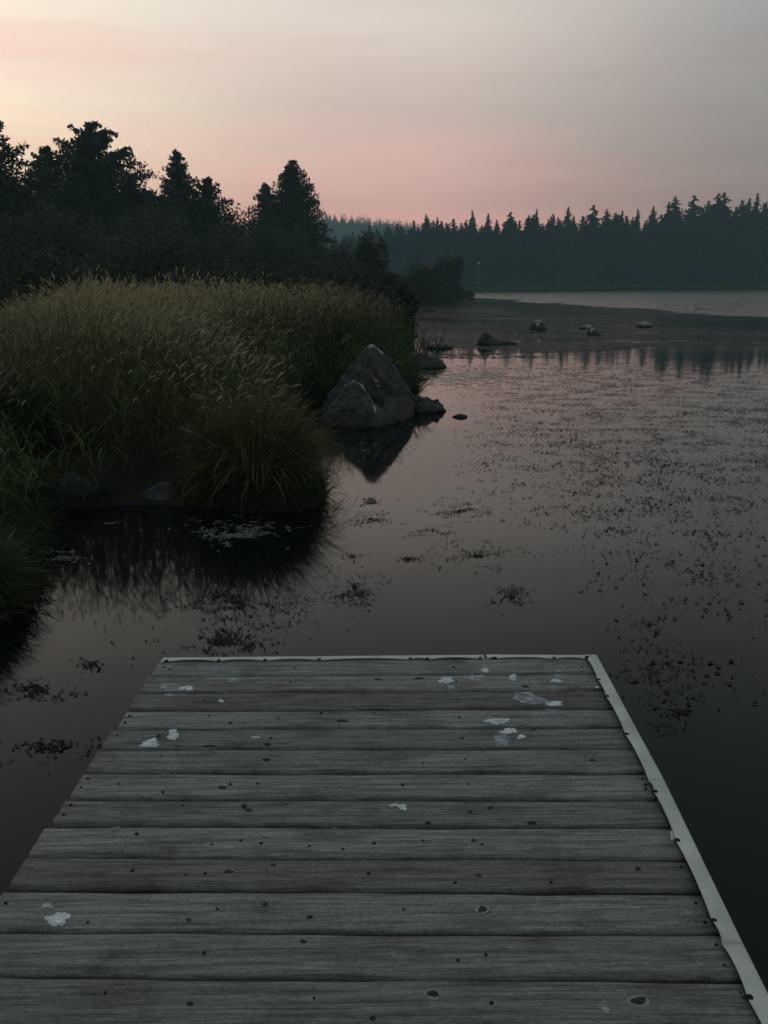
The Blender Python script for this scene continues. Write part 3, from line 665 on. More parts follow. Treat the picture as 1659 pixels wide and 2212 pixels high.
for row, (dy_, dh, step) in enumerate(((4, 16, 3.3), (11, 6, 3.2), (19, 0, 3.4))):
    xx = -46.0 + row
    while xx < 178:
        Yt = FAR+dy_+r.uniform(-2, 2.5); px = 829.5+1789*xx/(Yt*.965)
        py = top_profile(px)+dh+r.normal(0, 5)+abs(r.normal(0, 5))
        b = at_y(px, py, Yt); hgt = b.z-gz(xx, Yt)
        lab = ['fir in the front row of the wood across the lake', 'fir in the middle row of the wood across the lake', 'fir in the back row of the wood across the lake'][row]
        far_tree(xx, Yt, hgt, r.integers(0, 7), lab, r.uniform(0, 6.28), r.uniform(.95, 1.45)); cnt += 1
        xx += step*r.uniform(.6, 1.5)*(1 if xx < 130 else 1.5)
print('far trees', cnt+len(stand))
# understorey bushes on the far shore
fb = [bush_mesh(6, 5, 4, 700+k, 1500, .7, 8) for k in range(3)]
for i, px in enumerate([1045, 1100, 1135, 1180, 1235, 1290, 1340, 1395, 1440, 1470, 1520, 1570, 1620, 1660]):
    Yt = FAR+3+r.uniform(-.5, 1); v = ray(px, 620); x_ = v.x*Yt/v.y; s_ = [0.9, 1.0, .7, .8, .9, .7, 1, 1.1, 1.6, 1.3, .8, 1, .9, 1][i]
    e = empty('shore_bush', (x_, Yt, gz(x_, Yt)-.1), r.uniform(0, 6)); e.scale = (s_, s_, s_)
    link('foliage', fb[i % 3][0], M_leaf, e); link('stems', fb[i % 3][1], M_bark, e)
    lb = 'pale round bush at the foot of the tall right-hand firs' if i == 8 else 'low bush at the waterline of the far shore'
    tag(e, lb, 'bush', 'bushes along the far shore')
# small lamp across the lake
lp = at_y(1033, 568, FAR+1.5)
e = empty('lamp_post', (lp.x, FAR+1.5, gz(lp.x, FAR+1.5)))
zt = lp.z-e.location.z
link('pole', wood_mesh('pole', [([(0, 0, 0), (0, 0, zt*.6), (0, 0, zt+.15)], [.09, .07, .05], 8), ([(0, 0, zt+.1), (0, -.4, zt+.2), (0, -.7, zt+.15)], [.05, .04, .04], 6)]), M_bark, e)
mL = bpy.data.materials.new('lamp_glow'); mL.use_nodes = True; bb = mL.node_tree.nodes['Principled BSDF']; bb.inputs['Emission Color'].default_value = (.9, 1, 1, 1); bb.inputs['Emission Strength'].default_value = 1.3
bm = bmesh.new(); bmesh.ops.create_icosphere(bm, subdivisions=2, radius=.12); me = bpy.data.meshes.new('bulb'); bm.to_mesh(me); bm.free()
link('bulb', me, mL, e, (0, -.7, zt+.02))
tag(e, 'tiny lit lamp in front of the dark wood across the lake', 'lamp')

# distant wooded hill
hx = np.linspace(-700, 700, 120); hy = np.linspace(560, 900, 40)
X, Y = np.meshgrid(hx, hy)
def hill_z(x, y):
    return -4+64*np.clip((y-560)/260, 0, 1)**.8*(.72+.28*vnoise(x, y, 40, 2, .004))*np.clip(1.02-np.abs(x+70)/620, .3, 1)
idx = np.arange(X.size).reshape(X.shape)
F = np.stack([idx[:-1, :-1], idx[:-1, 1:], idx[1:, 1:], idx[1:, :-1]], -1).reshape(-1, 4)
tag(link('hill', mesh_np('hill', np.stack([X, Y, hill_z(X, Y)], -1).reshape(-1, 3), F, smooth=True), M_soil), 'low wooded hill in the haze beyond the lake', kind='structure')
r = np.random.default_rng(9)
n = 6500; x = r.uniform(-260, 200, n); y = r.uniform(600, 850, n); z = hill_z(x, y)
P_, sz = [], []
hts = r.uniform(9, 19, n)
for q in np.linspace(0, 1, 9):
    for _ in range(3):
        P_.append(np.stack([x+r.normal(0, .25+1.5*q, n), y+r.normal(0, .25+1.5*q, n), z+hts*(1-q*.9)], -1)); sz.append((1.3+4.6*q)*r.uniform(.7, 1.2, n))
P_ = np.concatenate(P_); sz = np.concatenate(sz)
V, Q, cc = tris_cloud(P_, sz, g_noise_tint(len(P_), 3), 0, .6, 3)
tag(link('hill_forest', mesh_np('hill_forest', V, Q, cc), M_fir), 'hazy conifer wood covering the distant hill', 'forest', kind='stuff')

# ------------------------------------------------------------------ rocks
def rock_mat():
    m, t, b = mat_base('rock')
    tcx = N(t, 'ShaderNodeTexCoord'); oi = N(t, 'ShaderNodeObjectInfo')
    n1 = N(t, 'ShaderNodeTexNoise'); n1.inputs['Scale'].default_value = 5; n1.inputs['Detail'].default_value = 9; n1.inputs['Roughness'].default_value = .65
    L(t, tcx.outputs['Object'], n1.inputs['Vector'])
    n2 = N(t, 'ShaderNodeTexNoise'); n2.inputs['Scale'].default_value = 22; n2.inputs['Detail'].default_value = 6; L(t, tcx.outputs['Object'], n2.inputs['Vector'])
    c = ramp(t, n1.outputs[0], [(.3, (.024, .024, .022, 1)), (.5, (.058, .060, .056, 1)), (.72, (.105, .107, .10, 1))])
    c = mixc(t, .5, c, ramp(t, n2.outputs[0], [(.35, (.4, .4, .4, 1)), (.65, (1, 1, 1, 1))]), 'MULTIPLY')
    a = N(t, 'ShaderNodeAttribute', attribute_name='guano')
    gf = math_node(t, 'MULTIPLY', a.outputs['Fac'], smooth01(t, n2.outputs[0], .40, .56))
    c = mixc(t, gf, c, (.48, .49, .46, 1))
    g_ = N(t, 'ShaderNodeNewGeometry'); sz_ = N(t, 'ShaderNodeSeparateXYZ'); L(t, g_.outputs['Position'], sz_.inputs[0])
    wet = smooth01(t, math_node(t, 'ADD', sz_.outputs[2], math_node(t, 'MULTIPLY', n1.outputs[0], .08)), .10, .04)
    c = mixc(t, wet, c, (.012, .012, .010, 1)); L(t, c, b.inputs['Base Color'])
    b.inputs['Roughness'].default_value = .88; b.inputs['Specular IOR Level'].default_value = .25
    bp = N(t, 'ShaderNodeBump'); bp.inputs['Strength'].default_value = 1; bp.inputs['Distance'].default_value = .05
    L(t, math_node(t, 'ADD', n1.outputs[0], math_node(t, 'MULTIPLY', n2.outputs[0], .35)), bp.inputs['Height']); L(t, bp.outputs[0], b.inputs['Normal'])
    return m
M_rock = rock_mat()
def hull_rock(name, hulls, loc, label, voxel, amp, crest=(), cw=.04, group='rocks along the shore', freq=2.2):
    """hulls: lists of points local to loc; fused by a voxel remesh, then weathered by noise"""
    bm = bmesh.new()
    for pts in hulls:
        vs = [bm.verts.new(p) for p in pts]
        res = bmesh.ops.convex_hull(bm, input=vs)
        bmesh.ops.delete(bm, geom=[v for v in vs if v.is_valid and not v.link_faces], context='VERTS')
    bmesh.ops.recalc_face_normals(bm, faces=bm.faces)
    me = bpy.data.meshes.new(name); bm.to_mesh(me); bm.free()
    o = bpy.data.objects.new('tmp', me); C.objects.link(o)
    md = o.modifiers.new('r', 'REMESH'); md.mode = 'VOXEL'; md.voxel_size = voxel
    md = o.modifiers.new('s', 'SMOOTH'); md.iterations = 5; md.factor = .5
    dg = bpy.context.evaluated_depsgraph_get()
    me2 = bpy.data.meshes.new_from_object(o.evaluated_get(dg)); bpy.data.objects.remove(o)
    me2.name = name
    n = len(me2.vertices); co = np.empty(n*3); me2.vertices.foreach_get('co', co); co = co.reshape(-1, 3)
    no = np.empty(n*3); me2.vertices.foreach_get('normal', no); no = no.reshape(-1, 3)
    dsp = np.array([mnoise.fractal(Vector(p)*freq+Vector(loc)*.37, .8, 2.1, 5) + .6*abs(mnoise.noise(Vector(p)*freq*2.3+Vector(loc))) - .2 for p in co])
    co2 = co+no*(dsp*amp+(.018 if name == 'boulder' else 0))[:, None]
    me2.vertices.foreach_set('co', co2.ravel())
    gu = np.zeros(n)
    for poly in crest:
        wv = poly[0]; P = np.array(poly[1:], float)
        for i in range(len(P)-1):
            a, b = P[i], P[i+1]; ab = b-a; tt = np.clip(((co-a)@ab)/(ab@ab+1e-9), 0, 1)
            dd = np.linalg.norm(co-a-tt[:, None]*ab, axis=1); gu = np.maximum(gu, np.clip(1.35-dd/(cw*wv), 0, 1))
    at_ = me2.attributes.new('guano', 'FLOAT', 'POINT'); at_.data.foreach_set('value', gu.astype(np.float32))
    me2.polygons.foreach_set('use_smooth', np.ones(len(me2.polygons), bool)); me2.update()
    me2.materials.clear()
    return tag(link(name, me2, M_rock, None, loc), label, 'boulder' if name == 'boulder' else 'rock', group)

# the pointed boulder; local frame: x along the picture, origin under the peak, scale from the water line
B0 = at(800, 905)
BY = B0.y
def bp_(px, py, dyy):         # point of the boulder seen at px,py and dyy metres behind the water line point
    q = at_y(px, py, BY+dyy); return (q.x-B0.x, q.y-B0.y, q.z)
def low(px, dyy, z=-.3):
    q = at_y(px, 900, BY+dyy); return (q.x-B0.x, dyy, z)
main = [bp_(805, 746, .42), bp_(792, 752, .36), bp_(820, 762, .5), bp_(762, 786, .40), bp_(722, 832, .35), bp_(840, 778, .5), bp_(862, 806, .5), bp_(882, 840, .45), bp_(888, 864, .35), bp_(742, 806, .3), bp_(708, 850, .2),
        bp_(700, 872, .22), low(690, .1), low(700, .8), low(890, .9), low(892, .2), low(830, -.05), bp_(884, 880, .2), low(740, -.10), bp_(770, 800, .9), bp_(830, 800, 1.0), bp_(812, 800, .12)]
front = [bp_(764, 822, -.30), bp_(752, 829, -.34), bp_(782, 837, -.32), bp_(806, 864, -.42), bp_(722, 872, -.38), bp_(702, 890, -.3), low(692, -.25), low(700, -.55), low(722, -.85), low(775, -1.0), low(815, -.98), low(842, -.75), bp_(836, 905, -.6), bp_(703, 905, -.5), bp_(814, 890, -.75), bp_(735, 888, -.72), bp_(785, 885, -.82), low(760, .2), low(850, -.3)]
right = [bp_(826, 852, -.1), bp_(880, 858, .2), bp_(890, 874, .12), low(896, .0), low(880, .5), low(810, -.6), bp_(850, 893, -.25), bp_(832, 903, -.6), low(868, -.35), low(845, -.68), bp_(872, 884, -.1)]
cr = [(1.0, bp_(805, 746, .42), bp_(785, 762, .38), bp_(762, 786, .36), bp_(735, 815, .3)), (1.2, bp_(798, 750, .38), bp_(812, 752, .42), bp_(822, 766, .45)),
      (1.1, bp_(724, 874, -.42), bp_(736, 845, -.38), bp_(752, 828, -.35), bp_(764, 821, -.32)), (1.5, bp_(764, 821, -.32), bp_(782, 836, -.34), bp_(796, 848, -.40), bp_(807, 864, -.46)), (.9, bp_(806, 866, -.56), bp_(810, 890, -.78)), (.7, bp_(790, 850, -.6), bp_(798, 872, -.72)),
      (.7, bp_(800, 802, .10), bp_(812, 822, .1), bp_(818, 834, .08)), (.6, bp_(836, 808, .4), bp_(852, 835, .3)), (.5, bp_(740, 872, -.2), bp_(732, 888, -.2))]
hull_rock('boulder', [main, front, right], (B0.x, B0.y, 0), 'large pointed dark boulder with pale streaks along its crests', .020, .055, cr, .022, 'rocks along the shore', 2.6)

def px_rock(x0, x1, ytop, ybase, peak, label, seed, depth=.6, guano=0., shelf=None, name='rock', slant=0):
    """a rock seen between x0 and x1, its waterline at ybase, top at ytop over column peak"""
    A = at(x0, ybase); Bq = at(x1, ybase); Yc = (A.y+Bq.y)/2
    w_ = Bq.x-A.x; cx = (A.x+Bq.x)/2
    q = at_y(peak, ytop, Yc+w_*depth*.3); hz = q.z; pxx = q.x-cx
    r = np.random.default_rng(seed); pts = []
    for k in range(9):
        a = 2*math.pi*k/9+r.uniform(-.2, .2); e_ = r.uniform(.85, 1.0)
        pts.append((math.cos(a)*w_*.5*e_, math.sin(a)*w_*depth*.5*e_, -.12)); pts.append((math.cos(a)*w_*.46*e_, math.sin(a)*w_*depth*.45*e_, hz*r.uniform(.1, .45)))
    for k in range(4):
        pts.append((pxx+r.normal(0, w_*.09), r.normal(0, w_*depth*.1), hz*r.uniform(.86, 1)))
    pts.append((pxx, 0, hz))
    hulls = [pts]
    if shelf:
        sx0, sx1, sy = shelf; a_ = at_y(sx0, sy, Yc); b_ = at_y(sx1, sy, Yc)
        hulls.append([(a_.x-cx, -.2*w_*depth, -.1), (b_.x-cx, -.1*w_*depth, -.1), (a_.x-cx, .3*w_*depth, -.1), (b_.x-cx-.05, .2*w_*depth, -.1), (a_.x-cx, 0, a_.z), (a_.x-cx+(b_.x-a_.x)*.7, .05, a_.z*.8), (b_.x-cx, 0, .03)])
    cr = []
    if guano:
        cr = [(guano, (pxx-w_*.16, -.02*w_, hz*.95), (pxx, -.05*w_, hz*1.0), (pxx+w_*.12, -.08*w_, hz*.9)), (guano*.6, (pxx, -.08*w_, hz*.95), (pxx-w_*.05, -w_*depth*.3, hz*.55))]
    return hull_rock(name, hulls, (cx, Yc, 0), label, max(.016, w_/42), w_*.035, cr, w_*.06, 'rocks along the shore', 2.6/max(w_, .4))
px_rock(838, 968, 846, 889, 884, 'low dark ledge rock reaching right from the boulder', 1, .5, .4, shelf=(905, 967, 853))
px_rock(972, 1014, 892, 901, 994, 'small flat rock just breaking the water right of the boulder', 2, .6)
px_rock(846, 968, 760, 795, 905, 'long wedge-shaped rock at the foot of the reeds', 3, .5, .35, shelf=(915, 967, 768))
px_rock(918, 984, 738, 752, 942, 'flat grey rock with a white splash behind the thin reed stems', 4, .5, 2.0)
px_rock(1026, 1084, 716, 746, 1050, 'dark rounded rock in the lake with a low tail on its right', 5, .6, 0, shelf=(1070, 1120, 735))
px_rock(1140, 1184, 688, 713, 1161, 'grey humped rock with a pale left face out in the lake', 6, .7, 2.6)
px_rock(1244, 1290, 700, 710, 1268, 'low flat pale rock partly behind a smaller dark one', 7, .6, 2.6)
px_rock(1262, 1300, 707, 724, 1276, 'small dark rock with a pale back in front of the flat one', 8, .7, 2.2)
px_rock(1368, 1412, 692, 706, 1390, 'whitish rock furthest right in the lake', 9, .7, 4.0)
px_rock(912, 946, 663, 672, 930, 'small dark rock off the end of the reed bed', 10, .7)
px_rock(884, 910, 660, 670, 896, 'pale small rock at the end of the reed bed', 11, .7, .8)
px_rock(868, 884, 664, 676, 876, 'tiny rock against the reeds at the bend of the shore', 12, .7)
px_rock(100, 222, 1012, 1084, 165, 'broad flat-topped rock with a white splash under the left bank', 13, .6, .5, shelf=None)
px_rock(292, 404, 1034, 1082, 362, 'smooth slanting grey rock under the bank left of the big tussock', 14, .6, .0)

# ------------------------------------------------------------------ floating plants
def leaf_fan(pts, size, col, tilt=.12, asp=.7, seed=0, lift=.004):
    n = len(pts); r = np.random.default_rng(seed); K = 5
    a0 = r.uniform(0, 2*np.pi, n); tx, ty = r.normal(0, tilt, n), r.normal(0, tilt, n)
    V = np.empty((n, K, 3))
    for k in range(K):
        a = 2*np.pi*k/K+r.uniform(-.3, .3, n); rr = size*.5*r.uniform(.6, 1.1, n)
        u, v = np.cos(a)*rr, np.sin(a)*rr*asp
        X_ = u*np.cos(a0)-v*np.sin(a0); Y_ = u*np.sin(a0)+v*np.cos(a0)
        V[:, k, 0] = pts[:, 0]+X_; V[:, k, 1] = pts[:, 1]+Y_; V[:, k, 2] = lift+np.abs(X_*tx+Y_*ty)+r.uniform(0, .002, n)
    F = (np.arange(n)[:, None]*K+np.arange(K)[None])
    return V.reshape(-1, 3), F, np.repeat(col[:, None], K, 1).reshape(-1, 3)
WEED = np.array([.030, .030, .022]); PALE = np.array([.115, .12, .095])
# the wide field of pondweed
n = 1100000
x = rng.uniform(0, 27, n); y = rng.uniform(3.55, 24, n)
px = 829.5+1789*x/(y*.9645+H*.264)
s = sdist(x, y)
py = 1106+1789*np.tan(np.arctan(H/y)-PITCH)
c = vnoise(x, y*1.3, 60, 3, 3.6); c2 = vnoise(x, y, 61, 2, .5)
left = np.interp(py, [760, 850, 950, 1050, 1200, 1400, 1600], [930, 960, 960, 960, 1150, 1270, 1300])
reg = np.clip((px-left)/260, 0, 1)*np.clip((2500-px)/500, 0, 1)*np.interp(py, [770, 800, 860, 1000, 1080, 1150, 1250, 1400], [.15, .7, 1, .9, .65, .45, .32, .26])
k = (s < -.15) & (px < 2500) & (rng.uniform(size=n) < reg*np.clip((c-.34)*2.6+ (c2-.5)*.6, 0.10, 1)*.95)
pts = np.stack([x[k], y[k]], -1)
V, F, cc = leaf_fan(pts, rng.uniform(.010, .028, len(pts))*rng.choice([.8, 1, 1.3, 1.8], len(pts)), np.tile(WEED, (len(pts), 1))*rng.uniform(.6, 1.5, len(pts))[:, None], .18, .7, 1)
print('pondweed', len(pts))
tag(link('pondweed', mesh_np('pondweed', V, F, cc), M_weed), 'scattered dark pondweed leaves floating across the open water', 'pondweed', kind='stuff')
M_scum = tint_mat('algae_film', (1, 1, 1, 1), .3, .22, .5, 5, 0, 0)
M_mat = tint_mat('weed_mat', (1, 1, 1, 1), .3, .6, .12, 1, 0, 0)
n = 90000
y = 23+rng.uniform(0, 1, n)**1.3*62; x = rng.uniform(-.03, .56, n)*y; s = sdist(x, y)
c = vnoise(x*.28, y*1.1, 66, 4, .45); px = 829.5+1789*x/(y*.9645+H*.264)
k = (s < -.3) & (px < 2400) & (rng.uniform(size=n) < np.clip((c-.43)*9, 0, 1)*np.clip((y-23)/5, .1, 1)*np.clip((1950-px)/700, .30, 1)) & (y < 127-(x-14)*9.75)
pts = np.stack([x[k], y[k]], -1)
V, F, cc = leaf_fan(pts, rng.uniform(.10, .30, len(pts)), np.tile(np.array([.042, .050, .046]), (len(pts), 1))*rng.uniform(.7, 1.2, len(pts))[:, None], .03, .7, 3)
print('mats', len(pts))
tag(link('weed_mats', mesh_np('weed_mats', V, F, cc), M_mat), 'streaky dark mats of weed on the shallows around the far rocks', 'weed', kind='stuff')
def patch(px, py, rx, ry, n, label, seed, pale=False, pcol=None, size=(.010, .028), name='pondweed_patch'):
    r = np.random.default_rng(seed); c0 = at(px, py); n = n if pale else int(n*1.7)
    m = int(n*4); a = r.uniform(0, 2*np.pi, m); q = np.abs(r.normal(0, .62, m))
    X_ = px+np.cos(a)*q*rx; Y_ = py+np.sin(a)*q*ry
    P = np.array([tuple(at(u, v))[:2] for u, v in zip(X_, Y_)])
    c = vnoise(P[:, 0], P[:, 1]*1.5, seed, 2, 7.0); k = np.argsort(-(c+r.normal(0, .16, m)))[:n]; P = P[k]-np.array(c0[:2])
    col = np.tile((PALE if pcol is None else np.array(pcol)) if pale else WEED, (n, 1))*r.uniform(.6, 1.5, n)[:, None]
    V, F, cc = leaf_fan(P, r.uniform(*size, n)*(1.15 if pale else 1), col, .02 if pale else .2, .55, seed, .003)
    # stems: slivers that tie each leaf to its nearest earlier neighbour
    T = []
    for i in range(1, n):
        d2 = np.hypot(P[:i, 0]-P[i, 0], P[:i, 1]-P[i, 1]); j = int(np.argmin(d2))
        if d2[j] < (.10 if pale else .075): T.append((i*5, i*5+1, j*5+2))
    F = [F, np.array(T).reshape(-1, 3)]
    tag(link(name, mesh_np(name, V, F, cc), M_weed if pcol is None else M_scum, None, (c0.x, c0.y, 0)), label, 'water plant', 'floating plant patches')
patch(765, 1270, 62, 40, 210, 'distinct dark pondweed clump floating in open water ahead of the dock', 1)
patch(1105, 1292, 42, 24, 110, 'small ragged pondweed clump alone right of centre', 2)
patch(800, 1120, 58, 16, 130, 'pondweed line just below the tip of the boulder reflection', 3)
patch(990, 1105, 72, 24, 240, 'dense pondweed cluster at the left edge of the wide field', 4)
patch(1030, 1203, 95, 30, 180, 'loose pondweed band right of centre, below the wide field', 5)
patch(880, 1207, 42, 11, 60, 'thin pondweed streak above and right of the distinct dark clump', 6)
patch(765, 1202, 32, 10, 34, 'tiny sprig of pondweed above the distinct dark clump', 7)
patch(520, 1310, 125, 40, 520, 'wide leafy pondweed raft in the reflection below the tussock', 8)
patch(470, 1385, 115, 28, 420, 'pondweed raft closest to the far edge of the dock', 9)
patch(200, 1435, 60, 22, 60, 'broken weed strands left of the dock corner', 10)
patch(90, 1492, 60, 18, 120, 'weed raft beside the near green tussock', 11)
patch(1405, 1350, 60, 30, 36, 'pondweed specks beyond the right corner of the dock', 12)
patch(1410, 1435, 95, 46, 80, 'scattered pondweed just right of the white dock corner', 13)
patch(1480, 1540, 90, 50, 60, 'faint weed strands right of the dock side', 14)
patch(120, 1620, 120, 28, 110, 'weed strands half sunk beside the left side of the dock', 15)
patch(940, 1150, 60, 14, 60, 'short pondweed streak between the wide field and the distinct clump', 16)
patch(505, 1150, 110, 24, 420, 'pale scum floating below the drooping tussock', 21, True, None, (.02, .05), 'algae_patch')
patch(130, 1203, 52, 14, 120, 'pale scum near the left bank', 22, True, None, (.02, .045), 'algae_patch')
patch(668, 935, 48, 12, 130, 'pale scum between the tussock and the boulder', 23, True, None, (.03, .06), 'algae_patch')
patch(800, 1086, 38, 10, 110, 'pale oval of scum at the tip of the boulder reflection', 24, True, None, (.02, .04), 'algae_patch')
patch(790, 975, 120, 42, 380, 'thin pale flecks floating over the boulder reflection', 25, True, None, (.012, .03), 'algae_patch')
patch(235, 1132, 34, 7, 40, 'narrow pale scum under the bank rocks', 26, True, None, (.02, .04), 'algae_patch')
patch(1010, 812, 120, 24, 3200, 'pale green scum sheet right of the boulder', 27, True, (.27, .28, .20), (.06, .13), 'algae_patch')

# ------------------------------------------------------------------ dock
def wood_mat():
    m, t, b = mat_base('weathered_plank')
    tcx = N(t, 'ShaderNodeTexCoord'); oi = N(t, 'ShaderNodeObjectInfo')
    off = N(t, 'ShaderNodeVectorMath', operation='SCALE'); cmb = N(t, 'ShaderNodeCombineXYZ')
    L(t, oi.outputs['Random'], cmb.inputs[0]); L(t, oi.outputs['Random'], cmb.inputs[1]); L(t, oi.outputs['Random'], cmb.inputs[2]); L(t, cmb.outputs[0], off.inputs[0]); off.inputs['Scale'].default_value = 37
    av = N(t, 'ShaderNodeVectorMath', operation='ADD'); L(t, tcx.outputs['Object'], av.inputs[0]); L(t, off.outputs[0], av.inputs[1])
    def noise(scale, det, ro, mscale):
        mp = N(t, 'ShaderNodeMapping'); mp.inputs['Scale'].default_value = mscale; L(t, av.outputs[0], mp.inputs[0])
        n = N(t, 'ShaderNodeTexNoise'); n.inputs['Scale'].default_value = scale; n.inputs['Detail'].default_value = det; n.inputs['Roughness'].default_value = ro
        L(t, mp.outputs[0], n.inputs['Vector']); return n.outputs[0]
    grain = noise(9, 10, .78, (.35, 9, 1)); fine = noise(90, 3, .7, (.06, 2.2, 1)); blot = noise(4.5, 8, .68, (1, 2.0, 1)); speck = noise(170, 2, .6, (.5, 1, 1)); warp = noise(4, 2, .5, (.5, 3, 1))
    # growth rings as a warped wave across the plank
    wv = N(t, 'ShaderNodeTexWave', bands_direction='Y'); wv.inputs['Scale'].default_value = 9; wv.inputs['Distortion'].default_value = 9; wv.inputs['Detail'].default_value = 3; wv.inputs['Detail Scale'].default_value = .6
    mpw = N(t, 'ShaderNodeMapping'); mpw.inputs['Scale'].default_value = (.22, 1, 1); L(t, av.outputs[0], mpw.inputs[0]); L(t, mpw.outputs[0], wv.inputs['Vector'])
    c = ramp(t, grain, [(.30, (.125, .130, .124, 1)), (.5, (.25, .259, .249, 1)), (.70, (.365, .38, .37, 1))])
    c = mixc(t, .40, c, ramp(t, wv.outputs['Fac'], [(0, (.55, .52, .48, 1)), (.6, (1, 1, 1, 1)), (1, (1.0, 1.0, 1.0, 1))]), 'MULTIPLY')
    c = mixc(t, .75, c, ramp(t, blot, [(.30, (.30, .28, .27, 1)), (.42, (.70, .68, .66, 1)), (.52, (.97, .97, .95, 1)), (.72, (1, 1, 1.03, 1))]), 'MULTIPLY')
    c = mixc(t, .75, c, ramp(t, fine, [(.36, (.45, .44, .42, 1)), (.5, (.9, .9, .9, 1)), (.64, (1.15, 1.15, 1.15, 1))]), 'MULTIPLY')
    c = mixc(t, .5, c, ramp(t, speck, [(.38, (.55, .55, .55, 1)), (.52, (1, 1, 1, 1)), (.68, (1.2, 1.2, 1.2, 1))]), 'MULTIPLY')
    v = math_node(t, 'ADD', .92, math_node(t, 'MULTIPLY', oi.outputs['Random'], .34))
    sc = N(t, 'ShaderNodeVectorMath', operation='SCALE'); L(t, c, sc.inputs[0]); L(t, v, sc.inputs['Scale'])
    oc = mixc(t, 1.0, sc.outputs[0], oi.outputs['Color'], 'MULTIPLY')
    L(t, oc, b.inputs['Base Color']); b.inputs['Roughness'].default_value = .82; b.inputs['Specular IOR Level'].default_value = .22
    bp = N(t, 'ShaderNodeBump'); bp.inputs['Strength'].default_value = .9; bp.inputs['Distance'].default_value = .006
    L(t, math_node(t, 'ADD', grain, math_node(t, 'MULTIPLY', fine, .5)), bp.inputs['Height']); L(t, bp.outputs[0], b.inputs['Normal'])
    return m
M_wood = wood_mat()
def plain(name, col, rough=.6, spec=.4, var=.2, scale=8, metal=0):
    m, t, b = mat_base(name)
    tcx = N(t, 'ShaderNodeTexCoord'); n = N(t, 'ShaderNodeTexNoise'); n.inputs['Scale'].default_value = scale; n.inputs['Detail'].default_value = 6; L(t, tcx.outputs['Object'], n.inputs['Vector'])
    lo = tuple(c*(1-var) for c in col)+(1,); hi = tuple(min(1, c*(1+var)) for c in col)+(1,)
    L(t, ramp(t, n.outputs[0], [(.3, lo), (.7, hi)]), b.inputs['Base Color']); b.inputs['Roughness'].default_value = rough; b.inputs['Specular IOR Level'].default_value = spec; b.inputs['Metallic'].default_value = metal
    return m
M_trim = plain('edging_vinyl', (.50, .52, .48), .65, .25, .16, 9)
M_screw = plain('screw_steel', (.014, .014, .013), .8, .15, .3, 60)
M_knot = plain('knot', (.032, .030, .027), .8, .15, .5, 70)
M_ring = plain('knot_ring', (.24, .25, .235), .85, .2, .2, 60)
M_beam = plain('frame_timber', (.045, .042, .036), .9, .2, .3, 5)
M_drop = plain('bird_dropping', (.66, .71, .73), .8, .2, .22, 45)
M_wash = plain('bird_dropping_thin', (.37, .40, .42), .85, .2, .35, 30)
def soak(m, lo, hi, sc):
    t = m.node_tree; b = t.nodes['Principled BSDF']; tcx = N(t, 'ShaderNodeTexCoord'); mp = N(t, 'ShaderNodeMapping'); mp.inputs['Scale'].default_value = (.6, 1.5, 1); L(t, tcx.outputs['Object'], mp.inputs[0])
    n = N(t, 'ShaderNodeTexNoise'); n.inputs['Scale'].default_value = sc; n.inputs['Detail'].default_value = 6; n.inputs['Roughness'].default_value = .7; L(t, mp.outputs[0], n.inputs['Vector'])
    mr = N(t, 'ShaderNodeMapRange'); mr.inputs[1].default_value = .36; mr.inputs[2].default_value = .60; mr.inputs[3].default_value = lo; mr.inputs[4].default_value = hi; L(t, n.outputs[0], mr.inputs[0]); L(t, mr.outputs[0], b.inputs['Alpha'])
M_faint = plain('bird_dropping_faint', (.26, .28, .29), .85, .2, .3, 25)

soak(M_drop, .55, 1, 45); soak(M_wash, .05, .95, 40); soak(M_faint, 0, .8, 40); soak(M_knot, .45, 1, 50)
src = 1/1.82278
gaps_src = [2657, 2721, 2791, 2865, 2948, 3040, 3143, 3253, 3376, 3507, 3668, 3851]
yc = [at(1458*src, g*src, DECK).y for g in gaps_src]
x_mid = at(1458*src, 3000*src, DECK).x
ang = [-.30, -.35, -.5, -.6, -.75, -.9, -1.0, -1.1, -1.1, -1.05, -1.05, -1.05]
while yc[-1] > -1.2: yc.append(yc[-1]-.146); ang.append(-1.05)
yf = at(1458*src, 2592*src, DECK).y     # front edge
edges = [(yf, -.22)] + list(zip(yc, ang))
XL = lambda y: np.interp(y, [0, 1.88, 2.17, 3.33], [-1.085, -1.036, -1.022, -.975])
XR = lambda y: np.interp(y, [0, 1.53, 2.09, 3.33], [.79, .822, .838, .872])
dock = empty('dock', (0, 1.2, 0)); tag(dock, 'weathered grey plank dock edged with pale strips in the foreground', 'dock')
GAPW = .020
planks = []
rp = random.Random(4)
dark = {2: (.62, .60, .60, 1), 0: (.95, 1, 1, 1), 9: (.85, .83, .8, 1), 10: (1.15, 1.2, 1.18, 1), 6: (1.08, 1.12, 1.1, 1), 7: (.85, .87, .85, 1), 3: (.95, .98, .98, 1)}
